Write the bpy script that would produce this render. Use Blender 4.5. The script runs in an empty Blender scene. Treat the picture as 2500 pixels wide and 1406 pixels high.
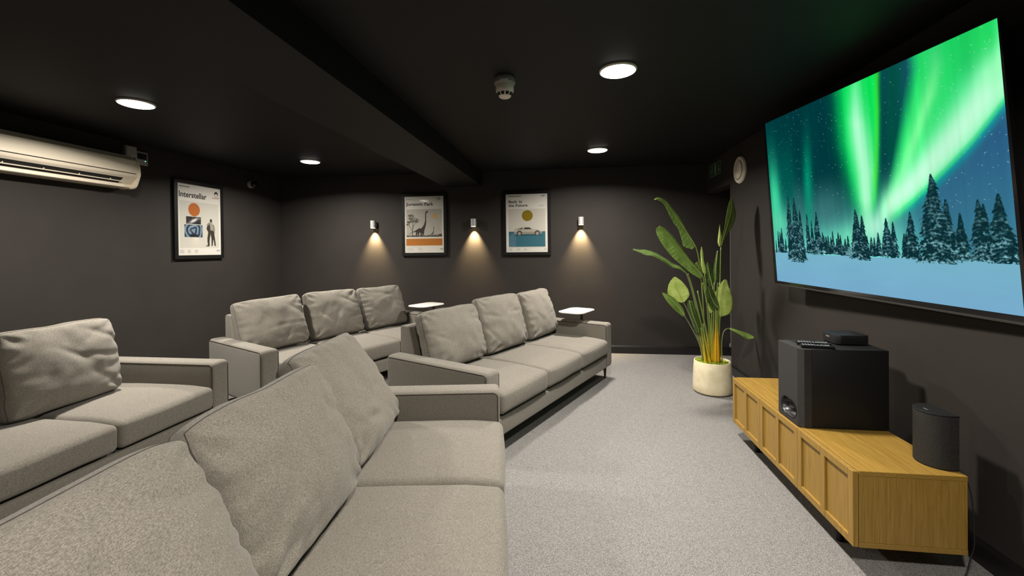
import bpy, bmesh, math, random
import numpy as np
from mathutils import Vector, Matrix, noise
random.seed(7)
S = bpy.context.scene
C = S.collection
PI = math.pi

# ------------------------------------------------------------------ camera, light, exposure
CAM_H, F, YAW, PITCH, ROLL, PY = 1.4089, 1032.0, -0.1306, -0.0073, -0.0109, 616.4
fwd = Vector((math.sin(YAW)*math.cos(PITCH), math.cos(YAW)*math.cos(PITCH), math.sin(PITCH)))
r0 = Vector((math.cos(YAW), -math.sin(YAW), 0.0))
u0 = r0.cross(fwd)
RIGHT = r0*math.cos(ROLL)+u0*math.sin(ROLL)
UP = u0*math.cos(ROLL)-r0*math.sin(ROLL)
cam_d = bpy.data.cameras.new('camera')
cam = bpy.data.objects.new('camera', cam_d); C.objects.link(cam)
cam_d.sensor_fit = 'HORIZONTAL'; cam_d.sensor_width = 36.0
cam_d.lens = F*36.0/2500.0
cam_d.shift_y = (PY-703.0)/2500.0
cam_d.clip_start = 0.02; cam_d.clip_end = 60
M = Matrix((RIGHT, UP, -fwd)).transposed().to_4x4(); M.translation = Vector((0, 0, CAM_H))
cam.matrix_world = M
S.camera = cam

S.view_settings.view_transform = 'Standard'; S.view_settings.look = 'None'
S.view_settings.exposure = 0.0; S.view_settings.gamma = 1.0
S.view_settings.use_curve_mapping = False
w = bpy.data.worlds.new('world'); S.world = w; w.use_nodes = True
w.node_tree.nodes['Background'].inputs[0].default_value = (0.0, 0.0, 0.0, 1)
w.node_tree.nodes['Background'].inputs[1].default_value = 0.0

CEIL = 2.495
LAMP_W = 69.0          # each round ceiling lamp
LAMP_COL = (1.0, 0.945, 0.86)
LAMP_SPREAD = math.radians(158)
LAMP_GLOW = 14.0
SPOT_W = 200.0
LIGHTS = [(0.315, 2.645), (0.338, 4.735), (-3.075, 2.68), (-3.05, 4.725), (0.285, 0.10)]

# ------------------------------------------------------------------ helpers
def at(px, py, Y):
    v = RIGHT*((px-1250)/F) + UP*((PY-py)/F) + fwd
    return Vector((0, 0, CAM_H)) + v*(Y/v.y)

def link(name, me, parent=None, mat=None):
    o = bpy.data.objects.new(name, me); C.objects.link(o)
    if mat is not None and me is not None and len(me.materials) == 0: me.materials.append(mat)
    if parent is not None: o.parent = parent
    return o

def mesh(name, bm, smooth=None):
    me = bpy.data.meshes.new(name); bm.normal_update(); bm.to_mesh(me); bm.free()
    if smooth is not None:
        me.shade_smooth()
        if smooth < 179:
            me.set_sharp_from_angle(angle=math.radians(smooth))
    return me

def obj(name, bm, mat, parent=None, smooth=35):
    return link(name, mesh(name, bm, smooth), parent, mat)

def thing(name, label, cat, loc=(0, 0, 0), rotz=0, group=None):
    o = bpy.data.objects.new(name, None); C.objects.link(o)
    o.empty_display_size = 0.1
    o.location = loc; o.rotation_euler = (0, 0, rotz)
    return tag(o, label, cat, group)

def tag(o, label, cat, group=None):
    o['label'] = label; o['category'] = cat
    if group: o['group'] = group
    return o

def struct(name, bm, mat, parent=None, smooth=30):
    o = obj(name, bm, mat, parent, smooth)
    if parent is None: o['kind'] = 'structure'
    return o

def box(bm, lo, hi, bev=0.0, seg=2):
    lo = Vector(lo); hi = Vector(hi)
    r = bmesh.ops.create_cube(bm, size=1.0)
    vs = r['verts']
    for v in vs:
        v.co = Vector(((lo[i]+hi[i])/2 + v.co[i]*(hi[i]-lo[i]) for i in range(3)))
    if bev > 0:
        es = list({e for v in vs for e in v.link_edges})
        bmesh.ops.bevel(bm, geom=es, offset=bev, segments=seg, affect='EDGES', profile=0.5)
    return bm

def BOX(lo, hi, bev=0.0, seg=2):
    return box(bmesh.new(), lo, hi, bev, seg)

def prism(bm, poly, a, b, axis='Y', bev=0.0, seg=2):
    """extrude a 2D polygon along an axis; poly pairs fill the two other axes in order"""
    def P(p, t):
        if axis == 'Y': return Vector((p[0], t, p[1]))
        if axis == 'X': return Vector((t, p[0], p[1]))
        return Vector((p[0], p[1], t))
    A = [bm.verts.new(P(p, a)) for p in poly]; B = [bm.verts.new(P(p, b)) for p in poly]
    fs = [bm.faces.new(A), bm.faces.new(B[::-1])]
    n = len(poly)
    for i in range(n):
        fs.append(bm.faces.new((A[i], B[i], B[(i+1) % n], A[(i+1) % n])))
    bmesh.ops.recalc_face_normals(bm, faces=fs)
    if bev > 0:
        es = list({e for f in fs for e in f.edges})
        bmesh.ops.bevel(bm, geom=es, offset=bev, segments=seg, affect='EDGES', profile=0.5)
    return bm

def lathe(bm, prof, n=48, origin=(0, 0, 0), axis='Z', cap=True):
    O = Vector(origin); rings = []
    for r, z in prof:
        ring = []
        for i in range(n):
            a = 2*PI*i/n
            if axis == 'Z': v = Vector((r*math.cos(a), r*math.sin(a), z))
            elif axis == 'X': v = Vector((z, r*math.cos(a), r*math.sin(a)))
            else: v = Vector((r*math.cos(a), z, r*math.sin(a)))
            ring.append(bm.verts.new(O+v))
        rings.append(ring)
    fs = []
    for A, B in zip(rings, rings[1:]):
        for i in range(n):
            fs.append(bm.faces.new((A[i], A[(i+1) % n], B[(i+1) % n], B[i])))
    if cap:
        fs.append(bm.faces.new(rings[0][::-1])); fs.append(bm.faces.new(rings[-1]))
    bmesh.ops.recalc_face_normals(bm, faces=fs)
    return bm

def tube(bm, pts, r, n=6, closed=False):
    pts = [Vector(p) for p in pts]; m = len(pts)
    rr = r if isinstance(r, (list, tuple)) else [r]*m
    prev = None; rings = []
    for i, p in enumerate(pts):
        if closed: t = pts[(i+1) % m]-pts[i-1]
        else: t = pts[min(i+1, m-1)]-pts[max(i-1, 0)]
        if t.length < 1e-9: t = Vector((0, 0, 1))
        t.normalize()
        if prev is None:
            a = Vector((0, 0, 1)) if abs(t.z) < 0.9 else Vector((1, 0, 0))
            nn = (a - t*a.dot(t)).normalized()
        else:
            nn = prev - t*prev.dot(t)
            nn = nn.normalized() if nn.length > 1e-6 else prev
        prev = nn; bb = t.cross(nn)
        rings.append([bm.verts.new(p+(nn*math.cos(2*PI*k/n)+bb*math.sin(2*PI*k/n))*rr[i]) for k in range(n)])
    for i in range(m if closed else m-1):
        A = rings[i]; B = rings[(i+1) % m]
        for k in range(n):
            bm.faces.new((A[k], A[(k+1) % n], B[(k+1) % n], B[k]))
    if not closed:
        bm.faces.new(rings[0][::-1]); bm.faces.new(rings[-1])
    return bm

def axis_samples(h, r, seg, mid):
    e = [-(h) + r*(1-math.cos(0)) * 0 + r*i/seg for i in range(seg)]
    m = [-(h-r) + 2*(h-r)*i/mid for i in range(mid+1)]
    return e + m + [-x for x in e[::-1]]

def soft_point(p, half, r):
    core = Vector([max(-(half[i]-r), min(half[i]-r, p[i])) for i in range(3)])
    d = p-core
    return core + d.normalized()*r if d.length > 1e-9 else core

def softbox(half, r, seg=4, mid=(12, 12, 3), deform=None, origin=(0, 0, 0)):
    """rounded box with an even grid; deform(p)->p bends it afterwards"""
    bm = bmesh.new(); S3 = [axis_samples(half[i], min(r, half[i]*0.999), seg, mid[i]) for i in range(3)]
    cache = {}; O = Vector(origin)
    def V(i, j, k):
        key = (i, j, k)
        if key not in cache:
            p = soft_point(Vector((S3[0][i], S3[1][j], S3[2][k])), half, min(r, min(half)*0.999))
            if deform: p = deform(p)
            cache[key] = bm.verts.new(O+p)
        return cache[key]
    N = [len(s)-1 for s in S3]
    for ax in range(3):
        a, b = [(1, 2), (2, 0), (0, 1)][ax]
        for side in (0, N[ax]):
            for i in range(N[a]):
                for j in range(N[b]):
                    q = []
                    for di, dj in ((0, 0), (1, 0), (1, 1), (0, 1)):
                        idx = [0, 0, 0]; idx[ax] = side; idx[a] = i+di; idx[b] = j+dj
                        q.append(V(*idx))
                    if side == 0: q = q[::-1]
                    bm.faces.new(q)
    return bm

def text_mesh(name, body, width, height, bold=0.0):
    """lettering in the x/z plane, lower left corner at the origin"""
    cu = bpy.data.curves.new(name, 'FONT'); cu.body = body; cu.size = 1.0; cu.offset = bold; cu.resolution_u = 3
    cu.space_line = 0.95
    t = bpy.data.objects.new(name, cu); C.objects.link(t)
    dg = bpy.context.evaluated_depsgraph_get()
    me = bpy.data.meshes.new_from_object(t.evaluated_get(dg))
    bpy.data.objects.remove(t)
    n = len(me.vertices); co = np.empty(n*3, 'f'); me.vertices.foreach_get('co', co); co = co.reshape(-1, 3)
    lo = co.min(0); hi = co.max(0)
    out = np.zeros_like(co)
    out[:, 0] = (co[:, 0]-lo[0])/(hi[0]-lo[0])*width
    out[:, 2] = (co[:, 1]-lo[1])/(hi[1]-lo[1])*height
    me.vertices.foreach_set('co', out.ravel()); me.update()
    return me

def srgb(r, g, b):
    return tuple(((c/255)/12.92 if c/255 <= 0.04045 else ((c/255+0.055)/1.055)**2.4) for c in (r, g, b))

# ------------------------------------------------------------------ materials
def new_mat(name):
    m = bpy.data.materials.new(name); m.use_nodes = True
    nt = m.node_tree; return m, nt, nt.nodes['Principled BSDF']

def plain(name, col, rough=0.5, metal=0.0, spec=0.5, coat=0.0):
    m, nt, b = new_mat(name)
    b.inputs['Base Color'].default_value = (*col, 1); b.inputs['Roughness'].default_value = rough
    b.inputs['Metallic'].default_value = metal; b.inputs['Specular IOR Level'].default_value = spec
    b.inputs['Coat Weight'].default_value = coat
    return m

def noisy(name, c1, c2, scale, rough=0.7, bump=0.0, dist=0.001, stretch=(1, 1, 1), detail=4, spec=0.3, lo=0.35, hi=0.65, coords='Object'):
    m, nt, b = new_mat(name); N = nt.nodes; L = nt.links
    tc = N.new('ShaderNodeTexCoord'); mp = N.new('ShaderNodeMapping'); mp.inputs['Scale'].default_value = stretch
    L.new(tc.outputs[coords], mp.inputs[0])
    no = N.new('ShaderNodeTexNoise'); no.inputs['Scale'].default_value = scale; no.inputs['Detail'].default_value = detail
    L.new(mp.outputs[0], no.inputs['Vector'])
    cr = N.new('ShaderNodeValToRGB'); cr.color_ramp.elements[0].position = lo; cr.color_ramp.elements[1].position = hi
    cr.color_ramp.elements[0].color = (*c1, 1); cr.color_ramp.elements[1].color = (*c2, 1)
    L.new(no.outputs[0], cr.inputs[0]); L.new(cr.outputs[0], b.inputs['Base Color'])
    b.inputs['Roughness'].default_value = rough; b.inputs['Specular IOR Level'].default_value = spec
    if bump > 0:
        bp = N.new('ShaderNodeBump'); bp.inputs['Strength'].default_value = bump; bp.inputs['Distance'].default_value = dist
        L.new(no.outputs[0], bp.inputs['Height']); L.new(bp.outputs[0], b.inputs['Normal'])
    return m

def emit(name, col, strength):
    m, nt, b = new_mat(name); nt.nodes.remove(b)
    e = nt.nodes.new('ShaderNodeEmission'); e.inputs[0].default_value = (*col, 1); e.inputs[1].default_value = strength
    nt.links.new(e.outputs[0], nt.nodes['Material Output'].inputs[0]); return m

def fabric(name, c1, c2, c3):
    """linen weave: two crossed thread noises plus slubs, from object coordinates"""
    m, nt, b = new_mat(name); N = nt.nodes; L = nt.links
    tc = N.new('ShaderNodeTexCoord')
    outs = []
    for st, sc, wgt in (((1, 0.2, 1), 620, 0.45), ((1, 1, 0.2), 620, 0.32), ((0.2, 1, 1), 620, 0.23)):
        mp = N.new('ShaderNodeMapping'); mp.inputs['Scale'].default_value = st; L.new(tc.outputs['Object'], mp.inputs[0])
        no = N.new('ShaderNodeTexNoise'); no.inputs['Scale'].default_value = sc; no.inputs['Detail'].default_value = 2
        L.new(mp.outputs[0], no.inputs['Vector'])
        sc_ = N.new('ShaderNodeMath'); sc_.operation = 'MULTIPLY'; sc_.inputs[1].default_value = wgt*3; L.new(no.outputs[0], sc_.inputs[0]); outs.append(sc_.outputs[0])
    a1 = N.new('ShaderNodeMath'); a1.operation = 'ADD'; L.new(outs[0], a1.inputs[0]); L.new(outs[1], a1.inputs[1])
    a2 = N.new('ShaderNodeMath'); a2.operation = 'ADD'; L.new(a1.outputs[0], a2.inputs[0]); L.new(outs[2], a2.inputs[1])
    mu = N.new('ShaderNodeMath'); mu.operation = 'MULTIPLY'; mu.inputs[1].default_value = 1/3; L.new(a2.outputs[0], mu.inputs[0])
    cr = N.new('ShaderNodeValToRGB')
    e = cr.color_ramp.elements; e[0].position = 0.43; e[0].color = (*c1, 1); e[1].position = 0.58; e[1].color = (*c3, 1)
    mid = e.new(0.5); mid.color = (*c2, 1)
    L.new(mu.outputs[0], cr.inputs[0])
    n2 = N.new('ShaderNodeTexNoise'); n2.inputs['Scale'].default_value = 5; n2.inputs['Detail'].default_value = 3; L.new(tc.outputs['Object'], n2.inputs['Vector'])
    mr = N.new('ShaderNodeMapRange'); mr.inputs['To Min'].default_value = 0.95; mr.inputs['To Max'].default_value = 1.05; L.new(n2.outputs[0], mr.inputs[0])
    mx = N.new('ShaderNodeMix'); mx.data_type = 'RGBA'; mx.blend_type = 'MULTIPLY'; mx.inputs['Factor'].default_value = 1
    L.new(cr.outputs[0], mx.inputs['A']); L.new(mr.outputs[0], mx.inputs['B']); L.new(mx.outputs['Result'], b.inputs['Base Color'])
    b.inputs['Roughness'].default_value = 0.95; b.inputs['Specular IOR Level'].default_value = 0.12
    b.inputs['Sheen Weight'].default_value = 0.12; b.inputs['Sheen Roughness'].default_value = 0.5
    bp = N.new('ShaderNodeBump'); bp.inputs['Strength'].default_value = 0.35; bp.inputs['Distance'].default_value = 0.0012
    L.new(mu.outputs[0], bp.inputs['Height']); L.new(bp.outputs[0], b.inputs['Normal'])
    return m

def oak(name, axis, tint=1.0):
    m, nt, b = new_mat(name); N = nt.nodes; L = nt.links
    tc = N.new('ShaderNodeTexCoord'); mp = N.new('ShaderNodeMapping')
    st = [9, 9, 9]; st[axis] = 0.55; mp.inputs['Scale'].default_value = st
    L.new(tc.outputs['Object'], mp.inputs[0])
    n0 = N.new('ShaderNodeTexNoise'); n0.inputs['Scale'].default_value = 1.6; n0.inputs['Detail'].default_value = 2; n0.inputs['Distortion'].default_value = 0.6
    L.new(mp.outputs[0], n0.inputs['Vector'])
    ml = N.new('ShaderNodeMath'); ml.operation = 'MULTIPLY'; ml.inputs[1].default_value = 9.0; L.new(n0.outputs[0], ml.inputs[0])
    fr = N.new('ShaderNodeMath'); fr.operation = 'FRACT'; L.new(ml.outputs[0], fr.inputs[0])
    mp2 = N.new('ShaderNodeMapping'); st2 = [170, 170, 170]; st2[axis] = 5; mp2.inputs['Scale'].default_value = st2
    L.new(tc.outputs['Object'], mp2.inputs[0])
    n1 = N.new('ShaderNodeTexNoise'); n1.inputs['Scale'].default_value = 1.0; n1.inputs['Detail'].default_value = 3; L.new(mp2.outputs[0], n1.inputs['Vector'])
    ad = N.new('ShaderNodeMath'); ad.operation = 'MULTIPLY_ADD'; ad.inputs[1].default_value = 0.16; L.new(fr.outputs[0], ad.inputs[0]); L.new(n1.outputs[0], ad.inputs[2])
    cr = N.new('ShaderNodeValToRGB'); e = cr.color_ramp.elements
    a = srgb(128, 96, 36); c = srgb(164, 131, 62)
    e[0].position = 0.22; e[0].color = (a[0]*tint, a[1]*tint, a[2]*tint, 1); e[1].position = 0.85; e[1].color = (c[0]*tint, c[1]*tint, c[2]*tint, 1)
    L.new(ad.outputs[0], cr.inputs[0]); L.new(cr.outputs[0], b.inputs['Base Color'])
    b.inputs['Roughness'].default_value = 0.42; b.inputs['Specular IOR Level'].default_value = 0.4
    bp = N.new('ShaderNodeBump'); bp.inputs['Strength'].default_value = 0.12; bp.inputs['Distance'].default_value = 0.0006
    L.new(n1.outputs[0], bp.inputs['Height']); L.new(bp.outputs[0], b.inputs['Normal'])
    return m

def vcol(name, emission=None, rough=0.5):
    m, nt, b = new_mat(name); N = nt.nodes; L = nt.links
    a = N.new('ShaderNodeVertexColor'); a.layer_name = 'print'
    if emission is not None:
        e = N.new('ShaderNodeEmission'); e.inputs[1].default_value = emission
        L.new(a.outputs[0], e.inputs[0]); L.new(e.outputs[0], N['Material Output'].inputs[0]); N.remove(b)
    else:
        L.new(a.outputs[0], b.inputs['Base Color']); b.inputs['Roughness'].default_value = rough; b.inputs['Specular IOR Level'].default_value = 0.3
    return m

def clear_pane(name):
    m, nt, b = new_mat(name); N = nt.nodes; L = nt.links; N.remove(b)
    fr = N.new('ShaderNodeFresnel'); ge = N.new('ShaderNodeNewGeometry')
    ir = N.new('ShaderNodeMapRange'); ir.inputs['To Min'].default_value = 1.45; ir.inputs['To Max'].default_value = 1/1.45   # same reflection from either side
    L.new(ge.outputs['Backfacing'], ir.inputs[0]); L.new(ir.outputs[0], fr.inputs[0])
    t = N.new('ShaderNodeBsdfTransparent'); g = N.new('ShaderNodeBsdfGlossy'); g.inputs['Roughness'].default_value = 0.04
    mx = N.new('ShaderNodeMixShader'); L.new(fr.outputs[0], mx.inputs[0]); L.new(t.outputs[0], mx.inputs[1]); L.new(g.outputs[0], mx.inputs[2])
    L.new(mx.outputs[0], N['Material Output'].inputs[0]); return m

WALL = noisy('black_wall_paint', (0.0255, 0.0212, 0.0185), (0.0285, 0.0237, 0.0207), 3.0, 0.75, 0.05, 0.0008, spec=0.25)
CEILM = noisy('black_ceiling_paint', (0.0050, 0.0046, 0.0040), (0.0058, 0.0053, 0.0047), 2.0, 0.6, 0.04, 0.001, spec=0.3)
SKIRT = plain('black_gloss_skirting', (0.012, 0.011, 0.011), 0.3, spec=0.4)
def carpet(name, c1, c2):
    """short loop pile: speckle per 3 mm tuft over a softer mottling"""
    m, nt, b = new_mat(name); N = nt.nodes; L = nt.links
    tc = N.new('ShaderNodeTexCoord')
    sn = N.new('ShaderNodeVectorMath'); sn.operation = 'SNAP'; sn.inputs[1].default_value = (0.0032, 0.0032, 0.0032); L.new(tc.outputs['Object'], sn.inputs[0])
    wn = N.new('ShaderNodeTexWhiteNoise'); L.new(sn.outputs[0], wn.inputs['Vector'])
    no = N.new('ShaderNodeTexNoise'); no.inputs['Scale'].default_value = 260; no.inputs['Detail'].default_value = 2; L.new(tc.outputs['Object'], no.inputs['Vector'])
    ad = N.new('ShaderNodeMath'); ad.operation = 'MULTIPLY_ADD'; ad.inputs[1].default_value = 0.45; L.new(wn.outputs['Value'], ad.inputs[0])
    mu = N.new('ShaderNodeMath'); mu.operation = 'MULTIPLY'; mu.inputs[1].default_value = 0.9; L.new(no.outputs[0], mu.inputs[0]); L.new(mu.outputs[0], ad.inputs[2])
    cr = N.new('ShaderNodeValToRGB'); cr.color_ramp.elements[0].position = 0.35; cr.color_ramp.elements[1].position = 1.0
    cr.color_ramp.elements[0].color = (*c1, 1); cr.color_ramp.elements[1].color = (*c2, 1)
    L.new(ad.outputs[0], cr.inputs[0]); L.new(cr.outputs[0], b.inputs['Base Color'])
    b.inputs['Roughness'].default_value = 0.98; b.inputs['Specular IOR Level'].default_value = 0.04
    return m
CARPET = carpet('grey_carpet', (0.095, 0.0915, 0.089), (0.315, 0.301, 0.286))
LINEN = fabric('grey_linen', srgb(101, 96, 88), srgb(117, 112, 103), srgb(135, 129, 119))
SEAM = plain('dark_seam', srgb(70, 65, 58), 0.95, spec=0.1)
UNDER = plain('gap_shade_black', (0.006, 0.006, 0.006), 0.95, spec=0.05)  # black for the seat deck: shadow of the gap under the cushions as colour
LEGM = noisy('dark_walnut_leg', (0.03, 0.016, 0.008), (0.06, 0.03, 0.014), 30, 0.4, stretch=(8, 8, 1))
OAK_Y = oak('oak_long_grain', 1); OAK_Z = oak('oak_upright_grain', 2); OAK_X = oak('oak_cross_grain', 0)
BLACK = plain('black_plastic', (0.012, 0.012, 0.012), 0.42, spec=0.4)
BLACKM = plain('black_matt', (0.008, 0.008, 0.008), 0.6, spec=0.3)
BLACKG = plain('black_gloss', (0.008, 0.008, 0.009), 0.12, spec=0.5)
GRILLE = noisy('speaker_grille_cloth', (0.016, 0.015, 0.0145), (0.046, 0.043, 0.041), 700, 0.7, 0.3, 0.001, detail=0, spec=0.3)
FRAMEM = plain('black_frame', (0.006, 0.0056, 0.0052), 0.5, spec=0.2)
PANE = clear_pane('frame_pane')
PRINT = vcol('poster_print'); INK = plain('black_ink', (0.02, 0.02, 0.02), 0.6, spec=0.2)
WHITEP = plain('white_plastic', srgb(226, 216, 198), 0.4)
WHITED = plain('dim_white_plastic', srgb(150, 146, 140), 0.45)
ACM = plain('air_conditioner_plastic', srgb(234, 221, 199), 0.45)
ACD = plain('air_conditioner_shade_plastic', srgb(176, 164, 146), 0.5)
SLOTM = plain('black_outlet', (0.006, 0.005, 0.004), 0.8)
METAL = plain('brushed_steel', (0.50, 0.49, 0.48), 0.42, 0.35)
TABLEW = plain('white_lacquer', srgb(240, 236, 228), 0.3)
GREYM = plain('grey_trim', srgb(120, 120, 122), 0.4, spec=0.5)
LEAF_C = []

# ------------------------------------------------------------------ room shell
XL, XR, YB, YF = -4.237, 1.80, 5.805, -2.6
JAMB, HEAD, XP = 4.985, 2.11, 2.9
o = struct('floor', BOX((XL-0.1, YF-0.1, -0.1), (XP+0.1, YB+0.1, 0)), CARPET)
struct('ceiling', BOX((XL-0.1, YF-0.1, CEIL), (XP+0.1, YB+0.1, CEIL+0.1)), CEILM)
struct('wall_left', BOX((XL-0.1, YF, 0), (XL, YB, CEIL)), WALL)
struct('wall_back', BOX((XL-0.1, YB, 0), (XP+0.1, YB+0.1, CEIL)), WALL)
struct('wall_front', BOX((XL-0.1, YF-0.1, 0), (XP+0.1, YF, CEIL)), WALL)
bm = BOX((XR, YF, 0), (XR+0.14, JAMB, CEIL)); box(bm, (XR, JAMB, HEAD), (XR+0.14, YB, CEIL))
struct('wall_right', bm, WALL)
struct('wall_passage', BOX((XP, YF, 0), (XP+0.1, YB, CEIL)), WALL)
def skirting(name, lo, hi, run):
    bm = bmesh.new()
    x0, y0 = lo; x1, y1 = hi
    box(bm, (x0, y0, 0), (x1, y1, 0.088))
    if run == 'X': prism(bm, [(y0+0.004, 0.088), (y1, 0.088), (y1, 0.108), (y1-0.004, 0.108)], x0, x1, 'X')
    elif run == 'L': prism(bm, [(x0, 0.088), (x1, 0.088), (x0+0.004, 0.108), (x0, 0.108)], y0, y1, 'Y')
    else: prism(bm, [(x0, 0.088), (x1, 0.088), (x1, 0.108), (x1-0.004, 0.108)], y0, y1, 'Y')
    return struct(name, bm, SKIRT)
skirting('baseboard_back', (XL, YB-0.016), (XP, YB), 'X')
skirting('baseboard_left', (XL, YF), (XL+0.016, YB-0.016), 'L')
skirting('baseboard_right', (XR-0.016, YF), (XR, JAMB), 'R')
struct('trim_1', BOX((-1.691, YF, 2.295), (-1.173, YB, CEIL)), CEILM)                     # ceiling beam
bm = BOX((2.088, YB-0.022, 0.13), (2.112, YB, 1.98), 0.003, 1); box(bm, (2.07, YB-0.03, 0.108), (2.135, YB, 0.16), 0.008, 2)
struct('trim_2', bm, GREYM)                                                                # upright strip inside the doorway

# ------------------------------------------------------------------ round ceiling lamps
DIFF = emit('lamp_diffuser', (1.0, 0.965, 0.9), LAMP_GLOW)
ring_me = mesh('trim_ring', lathe(bmesh.new(), [(0.104, 0), (0.112, 0), (0.112, -0.008), (0.104, -0.012)], 48, cap=False), 30)
diff_me = mesh('diffuser', lathe(bmesh.new(), [(0.104, -0.001), (0.104, -0.012), (0.095, -0.016), (0.05, -0.018)], 48), 40)
lamp_lab = ['round white ceiling lamp glowing over the carpet, nearest to the television screen',
            'round white ceiling lamp between the smoke detector and the potted plant, far right',
            'round white ceiling lamp glowing just above the air conditioner',
            'round white ceiling lamp in the far left, above the back left sofa',
            'round white ceiling lamp above the viewpoint, beyond the top edge of the picture']
for i, (x, y) in enumerate(LIGHTS):
    t = thing('ceiling_lamp', lamp_lab[i], 'ceiling light', (x, y, CEIL), 0, 'round ceiling lamps')
    link('trim_ring', ring_me, t, WHITEP); link('diffuser', diff_me, t, DIFF)
    ld = bpy.data.lights.new('lamp_light', 'AREA'); ld.shape = 'DISK'; ld.size = 0.19; ld.energy = LAMP_W; ld.color = LAMP_COL; ld.spread = LAMP_SPREAD
    lo = bpy.data.objects.new('lamp_light', ld); C.objects.link(lo); lo.parent = t; lo.location = (0, 0, -0.022)

# ------------------------------------------------------------------ sofas
HA, D, WA, HS, L, ZB = 0.604, 0.972, 0.148, 0.451, 2.257, 0.14
SW = (L-2*WA)/3
def arm_deform(sign):
    def f(p):
        # a touch of padding on the top and a soft nose at the front
        k = max(0.0, p.z)/(0.5*(HA-ZB))
        p = p.copy()
        p.z += 0.006*k*(1-(p.y/(WA/2))**2)
        return p
    return f
arm_half = (D/2, WA/2, (HA-ZB)/2)
arm_me = mesh('arm', softbox(arm_half, 0.03, 4, (14, 4, 6), arm_deform(1)), 180)
def arm_seam_pts(side):
    # along the top edge of a side face, then down its front edge
    pts = []
    y = side*(WA/2-0.003)
    zt = (HA-ZB)/2
    for i in range(15): pts.append((-D/2+0.03+(D-0.07)*i/14, y, zt-0.012))
    for a in (25, 50, 75): pts.append((D/2-0.04+0.032*math.sin(math.radians(a)), y, zt-0.044+0.032*math.cos(math.radians(a))))
    for i in range(5): pts.append((D/2-0.010, y, zt-0.06-(HA-ZB-0.09)*i/4))
    return pts
seam_me = [mesh('seam', tube(bmesh.new(), arm_seam_pts(s), 0.0034, 5), 180) for s in (-1, 1)]
back_me = mesh('back_frame', prism(bmesh.new(), [(0.0, ZB), (0.0, 0.805), (0.03, 0.818), (0.105, 0.812), (0.205, 0.45), (0.205, ZB)], WA-0.004, L-WA+0.004, 'Y', 0.012, 3), 40)
def rail_def(p):
    p = p.copy(); return p
rail_me = mesh('front_rail', softbox(((D-0.212)/2, (L-2*WA+0.004)/2, 0.063), 0.016, 3, (4, 10, 3), None, (0.206+(D-0.212)/2, L/2, ZB+0.063)), 60)
deck_me = mesh('seat_deck', BOX((0.2, WA, ZB+0.12), (D-0.07, L-WA, 0.34)), None)
def seat_def(seed):
    hx, hy, hz = (D+0.016-0.2)/2, SW/2, 0.081
    def f(p):
        a, b = p.x/hx, p.y/hy
        q = p.copy()
        k = (p.z/hz)
        crown = 0.022*max(0, 1-a*a)**0.8*max(0, 1-b*b)**0.5
        if k > 0: q.z += crown*min(1, k*1.2)
        q.z += 0.004*noise.noise(Vector((p.x*5+seed, p.y*5, p.z*4)))
        fr = max(0, a)**4
        q.x += 0.012*fr*(1-b*b)*(1-k*k)              # soft front face
        if a > 0.6: q.z -= 0.010*(a-0.6)/0.4*max(0, k)
        # gathered vertical ends
        q.y *= 1-0.006*(abs(k)**2)
        return q
    return f
seat_half = ((D+0.016-0.2)/2, SW/2-0.002, 0.081)
seat_mes = [mesh('seat_cushion', softbox(seat_half, 0.034, 5, (18, 16, 3), seat_def(9.1*i)), 180) for i in range(3)]
def loop_on_soft(half, r, zsign, deform, n=(20, 20), which='z'):
    """seam line round one face of a soft box, as the box's own edge points"""
    pts = []
    if which == 'z':
        A = [(-half[0]+2*half[0]*i/n[0], -half[1]) for i in range(n[0])]+[(half[0], -half[1]+2*half[1]*i/n[1]) for i in range(n[1])]
        A += [(half[0]-2*half[0]*i/n[0], half[1]) for i in range(n[0])]+[(-half[0], half[1]-2*half[1]*i/n[1]) for i in range(n[1])]
        P3 = [Vector((a, b, zsign*half[2])) for a, b in A]
    else:
        A = [(-half[1]+2*half[1]*i/n[0], -half[2]) for i in range(n[0])]+[(half[1], -half[2]+2*half[2]*i/n[1]) for i in range(n[1])]
        A += [(half[1]-2*half[1]*i/n[0], half[2]) for i in range(n[0])]+[(-half[1], half[2]-2*half[2]*i/n[1]) for i in range(n[1])]
        P3 = [Vector((zsign*half[0], a, b)) for a, b in A]
    for p in P3:
        q = soft_point(p, half, r); pts.append(deform(q) if deform else q)
    return pts
leg_bm = bmesh.new(); lathe(leg_bm, [(0.009, 0.0), (0.012, 0.04), (0.019, ZB+0.004)], 12)
leg_me = mesh('leg', leg_bm, 60)
feet_spots = [(0.07, 0.07), (D-0.06, 0.06), (0.07, L-0.07), (D-0.06, L-0.06)]

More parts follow.
